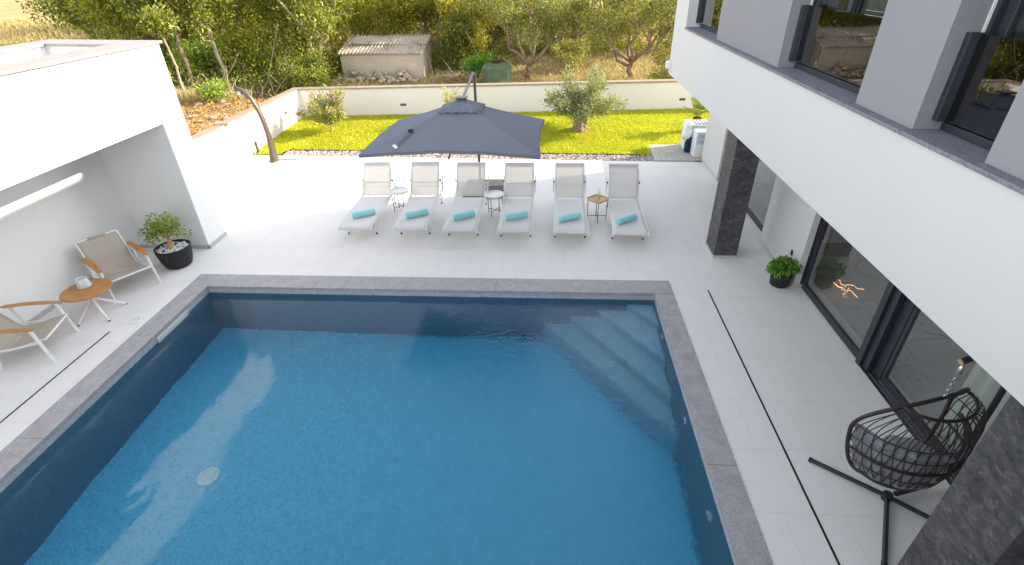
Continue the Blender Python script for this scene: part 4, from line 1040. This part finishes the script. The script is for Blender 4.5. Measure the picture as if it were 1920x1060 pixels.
# ================================================================== TREES
def make_branches(rng, base, height, r0, lean, fork, nlimb, spread, sub=4, wob=.12, clear=.0):
    """returns tubes (pts, radii) and leaf anchor points"""
    tubes, anchors = [], []
    base = np.array(base, float); top = base+np.array([lean[0], lean[1], fork]); n = 5
    P = [base+(top-base)*k/n+np.append(rng.normal(size=2)*wob*.35*(k > 0), 0) for k in range(n+1)]
    P[0] = P[0]-np.array([0, 0, .25])
    tubes.append((P, [r0*1.35]+[r0*(1-.35*k/n) for k in range(1, n+1)]))
    for i in range(nlimb):
        a = 2*math.pi*(i+rng.uniform(-.3, .3))/nlimb+rng.uniform(0, .5); el = rng.uniform(.55, 1.25)
        st_ = P[rng.integers(n-2, n+1)] if i > 1 else P[-1]
        L = (height-fork)*rng.uniform(.75, 1.1); out = spread*rng.uniform(.55, 1.0)
        e = st_+np.array([math.cos(a)*out, math.sin(a)*out, L*min(1, el)])
        Q = [st_]
        for k in range(1, 6):
            f = k/5; Q.append(st_+(e-st_)*np.array([f**.8, f**.8, f**1.15])+rng.normal(size=3)*wob*1.2*(k < 5))
        rl_ = r0*.55; tubes.append((Q, [rl_*(1-.78*k/5) for k in range(6)]))
        anchors.append(Q[-1])
        for j in range(sub):
            k = rng.integers(2, 6); s2 = Q[k]; d = rng.normal(size=3); d[2] = abs(d[2])*.6+.1; d /= np.linalg.norm(d)
            d = d*.6+(e-st_)/np.linalg.norm(e-st_)*.5
            l2 = spread*rng.uniform(.3, .62); e2 = s2+d*l2
            tubes.append(([s2, s2+(e2-s2)*.5+rng.normal(size=3)*wob*.6, e2], [rl_*.4, rl_*.25, rl_*.1])); anchors += [e2, s2+(e2-s2)*.6]
    return tubes, np.array(anchors)
def tree(name, lab, cat, loc, seed, height=5, r0=.14, lean=(0, 0), fork=1.2, nlimb=5, spread=1.8, nleaf=5000, leaf=(.10, .18), clump=.5, mat='leaf_deep_green', brk='bark_grey', sub=4, group='trees beyond the garden walls', squash=.75, droop=.1, aspect=.42, wob=.12, extra=None):
    rng = np.random.default_rng(seed); t = thing(name, lab, cat, loc, 0, group)
    tubes, A = make_branches(rng, (0, 0, 0), height, r0, lean, fork, nlimb, spread, sub, wob)
    mb = MB()
    for P, r in tubes: mb.tube([tuple(p) for p in P], list(r), 8 if r[0] > .05 else 5)
    obj('trunk', mb, brk, t, smooth=True)
    if extra is not None: A = np.concatenate([A, np.array(extra, float)])
    per = rng.dirichlet(np.ones(len(A))*2.2); cnt = (per*nleaf*1.7).astype(int)
    C = np.repeat(A, cnt, 0); d = rng.normal(size=C.shape); d /= np.linalg.norm(d, axis=1, keepdims=True)
    rad = clump*np.repeat(rng.uniform(.6, 1.3, len(A)), cnt)[:, None]*rng.uniform(.15, 1, (len(C), 1))**.55
    C = C+d*rad*np.array([1, 1, squash]); D = d*.8+rng.normal(size=C.shape)*.6+np.array([0, 0, .2])
    put('crown', leaf_mesh('crown', C, D, rng.uniform(*leaf, len(C)), rng.uniform(*leaf, len(C))*aspect, rng, droop), mat, t)
    return t
big = tree('forked_tree', 'tall tree with a stout forked pale trunk left of the shed', 'tree', (-11.1, 25.2, .3), 31, 5.6, .19, (.35, 0), 1.5, 6, 2.4, 9000, (.11, .19), .62, 'leaf_deep_green', 'bark_pale', 6)
ol1 = tree('field_olive', 'grey-green olive tree forking low, behind and right of the green tank', 'olive tree', (-1.05, 24.8, .3), 32, 4.0, .15, (.1, 0), .62, 6, 2.5, 9000, (.10, .17), .58, 'leaf_olive', 'bark_olive', 6, aspect=.3)
ol2 = tree('field_olive', 'olive tree with yellow-lit foliage nearest to the house corner', 'olive tree', (3.62, 24.6, .3), 33, 4.0, .15, (-.15, 0), .9, 6, 2.2, 9500, (.10, .17), .6, 'leaf_olive', 'bark_olive', 7, aspect=.32)
s1 = tree('slender_tree', 'slender tree with a bare leaning trunk above the shower head', 'tree', (-13.7, 22.0, .7), 34, 5.2, .085, (-.25, .2), 2.9, 5, 1.6, 5200, (.11, .18), .6, 'leaf_deep_green', 'bark_pale', 4)
tree('slender_tree', 'slender tree with two thin trunks close to the pavilion corner', 'tree', (-14.5, 20.9, .8), 35, 5.0, .07, (-.1, .3), 2.7, 5, 1.5, 5200, (.11, .18), .6, 'leaf_deep_green', 'bark_grey', 4)
tree('slender_tree', 'thin pale bare stem right beside the pavilion end wall', 'tree', (-13.6, 19.1, .85), 36, 4.4, .045, (-.5, .5), 2.7, 4, 1.2, 2600, (.11, .18), .5, 'leaf_deep_green', 'bark_pale', 3)
tree('leafy_tree', 'dense dark green tree rising directly behind the pavilion roof corner', 'tree', (-18.2, 23.6, .7), 37, 5.4, .16, (0, 0), 1.5, 6, 2.5, 10000, (.12, .20), .75, 'leaf_deep_green', 'bark_grey', 6)
tree('leafy_tree', 'dark leafy tree between the two slender bare trunks', 'tree', (-15.8, 26.2, .4), 38, 5.6, .16, (0, 0), 1.4, 6, 2.6, 9500, (.12, .20), .75, 'leaf_deep_green', 'bark_grey', 6)
tree('leafy_tree', 'green tree filling the gap between shower and forked trunk', 'tree', (-12.9, 28.4, .4), 39, 5.6, .15, (0, 0), 1.2, 6, 2.5, 9000, (.12, .20), .75, 'leaf_deep_green', 'bark_grey', 6)
tree('shrubby_tree', 'yellow-green shrubby tree rising behind the left half of the shed roof', 'tree', (-9.3, 30.0, .4), 40, 4.8, .11, (0, 0), .7, 7, 2.2, 9000, (.11, .19), .7, 'leaf_yellow_green', 'bark_pale', 6)
tree('shrubby_tree', 'yellow-green shrubby tree rising behind the right half of the shed roof', 'tree', (-6.2, 30.4, .4), 41, 4.8, .11, (0, 0), .7, 7, 2.1, 9000, (.11, .19), .7, 'leaf_yellow_green', 'bark_pale', 6)
tree('shrubby_tree', 'bright yellowish shrubby tree between shed and green tank', 'tree', (-3.7, 27.6, .4), 42, 4.2, .10, (0, 0), .5, 7, 1.7, 8500, (.10, .18), .6, 'leaf_yellow_green', 'bark_grey', 6)
tree('leafy_tree', 'dark green tree standing behind the green tank', 'tree', (-3.0, 30.4, .4), 43, 5.0, .14, (0, 0), 1.0, 6, 2.1, 9000, (.12, .19), .7, 'leaf_deep_green', 'bark_grey', 6)
tree('field_olive', 'grey-green olive further back between the two near field olives', 'olive tree', (1.4, 31.5, .4), 44, 4.6, .14, (0, 0), 1.3, 6, 2.5, 9000, (.12, .19), .7, 'leaf_olive', 'bark_olive', 6, aspect=.34)
tree('field_olive', 'grey-green olive further back just left of the house edge', 'olive tree', (5.4, 31.0, .4), 45, 4.8, .14, (0, 0), 1.1, 6, 2.4, 9000, (.12, .19), .7, 'leaf_olive', 'bark_olive', 6, aspect=.34)
tree('shrubby_tree', 'sunlit yellow-green tree standing above the pavilion roof by the field', 'tree', (-25.5, 33.0, .5), 46, 4.4, .12, (0, 0), .6, 7, 2.5, 8500, (.13, .22), .7, 'leaf_yellow_green', 'bark_pale', 5)
tree('shrubby_tree', 'sunlit yellow-green tree between pavilion field and dark tree mass', 'tree', (-21.0, 30.0, .5), 47, 4.4, .12, (0, 0), .6, 7, 2.3, 8500, (.13, .22), .7, 'leaf_yellow_green', 'bark_pale', 5)
tree('leafy_tree', 'dark tree furthest left behind the pavilion parapet', 'tree', (-22.5, 27.0, .6), 60, 5.2, .15, (0, 0), .8, 7, 2.6, 9500, (.13, .21), .8, 'leaf_deep_green', 'bark_grey', 6)
tree('shrubby_tree', 'yellow sunlit tree at the right end of the golden field', 'tree', (-31.0, 37.5, .6), 61, 4.2, .12, (0, 0), .5, 7, 2.9, 8500, (.15, .25), .8, 'leaf_yellow_green', 'bark_pale', 5)
tree('shrubby_tree', 'yellow-green shrub tree low behind the pavilion roof rim', 'tree', (-18.5, 25.6, .6), 62, 3.0, .08, (0, 0), .3, 7, 1.7, 6000, (.11, .18), .6, 'leaf_yellow_green', 'bark_pale', 5)
tree('shrubby_tree', 'yellowish shrub at the foot of the slender trunks', 'tree', (-14.6, 24.4, .5), 63, 2.2, .06, (0, 0), .2, 7, 1.3, 4500, (.10, .16), .5, 'leaf_yellow_green', 'bark_pale', 4)
rl = random.Random(19)
tree('bush', 'round green bush at the foot of the forked tree', 'bush', (-12.3, 24.0, .4), 50, 1.5, .04, (0, 0), .15, 8, .9, 3800, (.09, .15), .42, 'leaf_deep_green', 'bark_grey', 3, 'bushes beyond the garden walls')
tree('bush', 'green bush behind the corner of the garden walls', 'bush', (-10.3, 22.3, .4), 51, 1.1, .04, (0, 0), .12, 8, .9, 3200, (.08, .14), .38, 'leaf_deep_green', 'bark_grey', 3, 'bushes beyond the garden walls')
tree('bush', 'bright green bush beneath the slender leaning trunk', 'bush', (-15.0, 22.9, .7), 52, 1.5, .04, (0, 0), .15, 8, 1.0, 3600, (.09, .15), .42, 'leaf_citrus', 'bark_grey', 3, 'bushes beyond the garden walls')
tree('bush', 'dark bush against the right side of the shed', 'bush', (-4.35, 26.3, .3), 53, 2.1, .05, (0, 0), .2, 8, .8, 4200, (.09, .15), .42, 'leaf_deep_green', 'bark_grey', 3, 'bushes beyond the garden walls')
tree('bush', 'low green bush between the shed and the green tank', 'bush', (-3.45, 24.9, .3), 54, .9, .03, (0, 0), .12, 7, .5, 1800, (.07, .12), .28, 'leaf_bright', 'bark_grey', 3, 'bushes beyond the garden walls')
tree('bush', 'grey-green bush behind the far wall next to the house corner', 'bush', (5.3, 23.4, .3), 55, 1.3, .04, (0, 0), .12, 8, .9, 3000, (.08, .14), .4, 'leaf_olive', 'bark_grey', 3, 'bushes beyond the garden walls')
tree('bush', 'small dry bush between the two near field olives', 'bush', (.9, 26.6, .35), 56, 1.2, .03, (0, 0), .12, 8, .7, 1700, (.08, .13), .32, 'leaf_olive', 'twig', 3, 'bushes beyond the garden walls')
tree('weed_clump', 'clump of fresh green weeds in the leaf litter behind the left wall', 'weeds', (-11.9, 18.2, .9), 57, .45, .012, (0, 0), .05, 9, .42, 700, (.08, .16), .22, 'leaf_citrus', 'leaf_citrus', 3, None)

# far wood that reads as one mass, undergrowth, straw, litter
def woodland():
    rng = np.random.default_rng(77); C, D, S = [], [], []
    for k in range(125):
        y = rng.uniform(33, 52); x = rng.uniform(-.86*y-2, .28*y)
        if x < -.70*y and y < 44: continue
        z0 = float(gz_out(x, y)); h = rng.uniform(3.6, 6.2)
        for b in range(9):
            c = np.array([x, y, z0])+np.array([rng.normal()*1.3, rng.normal()*1.2, rng.uniform(.25, 1)*h]); r = rng.uniform(.6, 1.15); n = 120
            d = rng.normal(size=(n, 3)); d /= np.linalg.norm(d, axis=1, keepdims=True)
            C.append(c+d*r*rng.uniform(.2, 1, (n, 1))**.5); D.append(d+rng.normal(size=(n, 3))*.6); 
    C = np.concatenate(C); D = np.concatenate(D)
    return leaf_mesh('woodland', C, D, rng.uniform(.2, .34, len(C)), rng.uniform(.10, .16, len(C)), rng, .1)
leaves('leaf_wood', (.09, .12, .014), (.38, .38, .04), (.72, .62, .08), .48)
tag(put('woodland', woodland(), 'leaf_wood'), 'mass of green and yellowish trees filling the distance', 'woodland', None, 'stuff')
def scatter_under():
    rng = np.random.default_rng(78); C, D = [], []
    for k in range(900):
        q = rng.random()
        if q < .62: x, y = rng.uniform(-22, -9.9), rng.uniform(20.5, 29)
        else: x, y = rng.uniform(-10, 9), rng.uniform(26.5, 34)
        if q >= .62 and x > -2.2 and y < 31: continue
        if -13.5 < x and y < 21.5 and q < .62: continue
        z = float(gz_out(x, y)); h = rng.uniform(.3, 1.5) if q >= .62 or y < 22.5 else rng.uniform(.5, 3.2)
        n = 110; d = rng.normal(size=(n, 3)); p = np.array([x, y, z])+d*np.array([.38, .38, 0])+np.array([0, 0, 1])*rng.random((n, 1))**1.2*h
        C.append(p); D.append(d*.6+np.array([0, 0, .5]))
    C = np.concatenate(C); D = np.concatenate(D)
    return leaf_mesh('undergrowth', C, D, rng.uniform(.09, .17, len(C)), rng.uniform(.04, .07, len(C)), rng, .1)
tag(put('undergrowth', scatter_under(), 'leaf_deep_green'), 'tangled low undergrowth beneath the trees', 'undergrowth', None, 'stuff')
def straw():
    rng = np.random.default_rng(79); xs, ys, hs2 = [], [], []
    def reg(n, fx, fy, h):
        x, y = fx(n), fy(n); xs.append(x); ys.append(y); hs2.append(rng.uniform(.4, 1, n)*h)
    U = rng.uniform
    reg(26000, lambda n: U(-4, 9, n), lambda n: U(22.5, 36, n), .32)
    reg(9000, lambda n: U(-13, -4, n), lambda n: U(21.5, 28, n), .35)
    reg(9000, lambda n: U(-18, -12, n), lambda n: U(18, 24, n), .7)
    reg(34000, lambda n: U(-58, -20, n), lambda n: U(22, 60, n), .9)
    x = np.concatenate(xs); y = np.concatenate(ys); h = np.concatenate(hs2); far = np.sqrt(x*x+y*y)/25
    C = np.stack([x, y, gz_out(x, y)-.03], 1); D = rng.normal(size=C.shape)*.4; D[:, 2] = 1
    return leaf_mesh('dry_grass', C, D, h, .02*far+.006, rng, .12)
tag(put('dry_grass', straw(), 'dry_straw'), 'dry golden grass standing in the field beyond the walls', 'dry grass', None, 'stuff')
def litter():
    rng = np.random.default_rng(80); n = 9000; x = rng.uniform(-16, -9.5, n); y = rng.uniform(11, 21, n)
    C = np.stack([x, y, gz_out(x, y)+rng.uniform(0, .06, n)], 1); D = rng.normal(size=C.shape); D[:, 2] *= .35
    return leaf_mesh('leaf_litter', C, D, rng.uniform(.06, .13, n), rng.uniform(.03, .07, n), rng)
tag(put('leaf_litter', litter(), 'fallen_leaf'), 'fallen orange-brown leaves on the ground behind the left wall', 'fallen leaves', None, 'stuff')
def sticks():
    mb = MB(); rl = random.Random(23)
    for k in range(150):
        if k < 110: x, y = rl.uniform(-17, -10.2), rl.uniform(18.6, 24)
        else: x, y = rl.uniform(-11, 8), rl.uniform(23.5, 27)
        z = float(gz_out(x, y)); a = rl.uniform(0, 6.28); L = rl.uniform(.5, 2.0); up = rl.uniform(-.02, .9)*(1 if k % 3 else 1.6)
        P = [(x, y, z)]
        for q in range(1, 4): P.append((x+L*q/3*math.cos(a)*.7+rl.uniform(-.08, .08), y+L*q/3*math.sin(a)*.7+rl.uniform(-.08, .08), z+.04+up*L*q/3))
        mb.tube(P, [.02, .016, .011, .005], 5)
    return mb
tag(obj('dead_twigs', sticks(), 'bark_pale'), 'dry bare twigs and stalks scattered under the trees', 'twigs', None, 'stuff')
for k in range(34):
    x, y = rr.uniform(-14, -9.8), rr.uniform(14.5, 20.5)
    mb = MB(); mb.ico((0, 0, 0), rr.uniform(.05, .13), rr, .18, (1.3, 1, .6), 2)
    o = obj('rock', mb, 'litter_stone', loc=(x, y, float(gz_out(x, y))+.03)); tag(o, 'rough stone lying in the leaf litter behind the left wall', 'rock', 'stones behind the left garden wall')

# ================================================================== GARDEN PLANTS
gol = thing('garden_olive', 'old olive tree with a thick gnarled trunk on the lawn', 'olive tree', (1.01, 17.2, .10))
mb = MB(); n = 20; prof = [(0, .30), (.06, .25), (.16, .215), (.30, .20), (.42, .22), (.52, .26), (.60, .22), (.66, .12)]
rg = random.Random(6)
def ftr(u, v):
    k = v*(len(prof)-1); i = min(int(k), len(prof)-2); f = k-i; z = prof[i][0]*(1-f)+prof[i+1][0]*f; r = prof[i][1]*(1-f)+prof[i+1][1]*f
    a = 2*math.pi*u; r *= 1+.13*math.sin(3*a+z*5)+.08*math.sin(7*a-z*9)+.04*math.sin(13*a+z*30)
    return (r*math.cos(a)-.05*z, r*math.sin(a), z)
mb.grid(ftr, 48, 28)
rng = np.random.default_rng(61); A = []
for k in range(22):
    a = 6.283*k/22+rng.uniform(-.2, .2); el = rng.uniform(.15, 1.35); L = rng.uniform(.75, 1.2); s = np.array([.13*math.cos(a), .13*math.sin(a), .55])
    e = s+np.array([math.cos(a)*math.cos(el), math.sin(a)*math.cos(el), math.sin(el)])*L; m_ = s+(e-s)*.5+rng.normal(size=3)*.06
    mb.tube([tuple(s), tuple(m_), tuple(e)], [.035, .018, .006], 6)
    for f in np.linspace(.35, 1.08, 7): A.append(s+(e-s)*f+rng.normal(size=3)*.05)
obj('trunk', mb, 'bark_olive', gol, smooth=True)
A = np.array(A); C = np.repeat(A, 85, 0); C = C+rng.normal(size=C.shape)*.10; D = (C-np.array([0, 0, .5]))*.9+rng.normal(size=C.shape)*.55
put('crown', leaf_mesh('crown', C, D, rng.uniform(.07, .13, len(C)), rng.uniform(.020, .032, len(C)), rng, .05), 'leaf_silver', gol)
ole = thing('oleander', 'pink flowering oleander bush on the left of the lawn', 'oleander', (-7.46, 17.2, .10))
mb = MB(); A = []; rng = np.random.default_rng(62)
mb.tube([(0, 0, -.05), (.01, 0, .22)], [.035, .03], 8)
for k in range(20):
    a = 6.283*k/20+rng.uniform(-.2, .2); el = rng.uniform(.25, 1.45); L = rng.uniform(.65, 1.12); s = np.array([.0, .0, .2])
    e = s+np.array([math.cos(a)*math.cos(el)*.95, math.sin(a)*math.cos(el)*.95, math.sin(el)])*L; m_ = s+(e-s)*.5+np.array([0, 0, -.04])
    mb.tube([tuple(s), tuple(m_), tuple(e)], [.018, .012, .005], 5)
    for f in np.linspace(.35, 1.0, 6): A.append(s+(e-s)*f)
obj('stems', mb, 'bark_pale', ole, smooth=True)
A = np.array(A); C = np.repeat(A, 30, 0)+rng.normal(size=(len(A)*30, 3))*.07; D = (C-np.array([0, 0, .1]))+rng.normal(size=C.shape)*.45
put('foliage', leaf_mesh('foliage', C, D, rng.uniform(.11, .19, len(C)), rng.uniform(.022, .034, len(C)), rng, .05), 'oleander_leaf', ole)
Bp = A[5::6][rng.random(len(A[5::6])) < .85]; Bp = np.concatenate([Bp, A[4::6][:9]]); C = np.repeat(Bp, 26, 0)+rng.normal(size=(len(Bp)*26, 3))*.06; D = rng.normal(size=C.shape)
put('blossom', leaf_mesh('blossom', C, D, rng.uniform(.05, .08, len(C)), rng.uniform(.04, .06, len(C)), rng), 'oleander_bloom', ole)
yp = thing('young_shrub', 'small upright yellow-green shrub half hidden behind the parasol top', 'shrub', (-3.42, 18.1, .12))
mb = MB(); rng = np.random.default_rng(63); A = []
for k in range(11):
    a = k*.9; e = np.array([.28*math.cos(a)*rng.uniform(.5, 1.2), .28*math.sin(a), rng.uniform(.75, 1.15)]); mb.tube([(0, 0, 0), tuple(e*.5), tuple(e)], [.012, .008, .004], 5)
    for f in np.linspace(.3, 1, 6): A.append(e*f)
obj('stems', mb, 'bark_pale', yp)
A = np.array(A); C = np.repeat(A, 10, 0)+rng.normal(size=(len(A)*10, 3))*.04; D = (C-np.array([0, 0, .2]))+rng.normal(size=C.shape)*.3
put('foliage', leaf_mesh('foliage', C, D, rng.uniform(.07, .12, len(C)), rng.uniform(.022, .035, len(C)), rng), 'leaf_yellow_green', yp)
sp = thing('sago_palm', 'small sago palm with a stubby brown trunk at the lawn corner', 'palm', (4.74, 17.1, .11))
mb = MB(); mb.grid(lambda u, v: ((.15-.02*v+.012*math.sin(u*62+v*40))*math.cos(6.2832*u), (.15-.02*v+.012*math.sin(u*62+v*40))*math.sin(6.2832*u), .40*v), 40, 18); obj('trunk', mb, 'palm_bark', sp)
rng = np.random.default_rng(64)
for k in range(20):
    a = 6.283*k/20+rng.uniform(-.12, .12); el = R(rng.uniform(38, 85)); L = rng.uniform(.72, .95); pts = []
    for q in range(15):
        f = q/14; h = L*f; pts.append(np.array([math.cos(a)*math.cos(el)*h, math.sin(a)*math.cos(el)*h, .40+math.sin(el)*h-.16*f*f*L]))
    C, D, LL_ = [], [], []
    for q in range(2, 15):
        d = pts[q]-pts[q-1]; d /= np.linalg.norm(d); sd = np.cross(d, [0, 0, 1]); sd /= np.linalg.norm(sd)
        for j in (0, .5):
            for s in (-1, 1):
                C.append(pts[q]-d*j*L/14); D.append(sd*s+d*.75+np.array([0, 0, .25])); LL_.append(.16*math.sin(math.pi*min(1, (q/14)*.9+.1))+.03)
    o = put('frond', leaf_mesh('frond', np.array(C), np.array(D), np.array(LL_), .018, rng), 'leaf_palm', sp)
# pool and laundry things at the house corner
un = thing('outdoor_unit', 'white outdoor equipment unit with a slotted top at the house corner', 'outdoor unit', (4.28, 15.4, .045))
mb = MB(); mb.box(-.32, .40, -.30, .32, 0, .74); obj('casing', mb, 'white_plastic', un, bevel=.02)
for k in range(5):
    for j in range(5):
        mb = MB(); x = -.10+.10*j; y = -.22+.105*k; mb.box(x, x+.075, y, y+.055, .739, .744); obj('slot', mb, 'drain_black', un)
pb = thing('printed_box', 'tall white box with pink and aqua print in front of the outdoor unit', 'box', (4.30, 14.70, .045))
mb = MB(); mb.box(-.22, .3, -.2, .2, 0, .70); obj('carton', mb, 'white_plastic', pb, bevel=.008)
mb = MB(); mb.box(-.20, .3, -.2035, -.2, .36, .68); obj('print_panel', mb, 'aqua_print', pb)
rl = random.Random(3)
for k, (x, z) in enumerate(((-.14, .60), (-.06, .58), (.0, .62), (-.13, .44), (-.03, .43), (.05, .45))):
    mb = MB(); mb.tube([(x-.03, -.206, z-.05), (x, -.206, z), (x+.03, -.206, z+.05), (x+.045, -.206, z-.03)], .009, 5); obj('pink_stroke', mb, 'pink_print', pb)
mb = MB()
def bun(u, v):
    a, b = 2*math.pi*u, math.pi*v; r = 1+.10*math.sin(3*a+2*b)+.07*math.sin(5*b+a)
    return (.14*r*math.sin(b)*math.cos(a), .17*r*math.sin(b)*math.sin(a), .24*r*math.cos(b))
mb.grid(bun, 30, 20); tag(obj('towel_bundle', mb, 'ceramic_white', smooth=True, loc=(3.93, 15.02, .62)), 'white towel bundle hanging over the left side of the outdoor unit', 'towel')
mb = MB(); mb.box(-.07, .10, -.11, .11, 0, .42); tag(obj('navy_bag', mb, 'navy_cloth', loc=(4.0, 15.0, .046), bevel=.03), 'dark navy bag standing under the white towel bundle', 'bag')
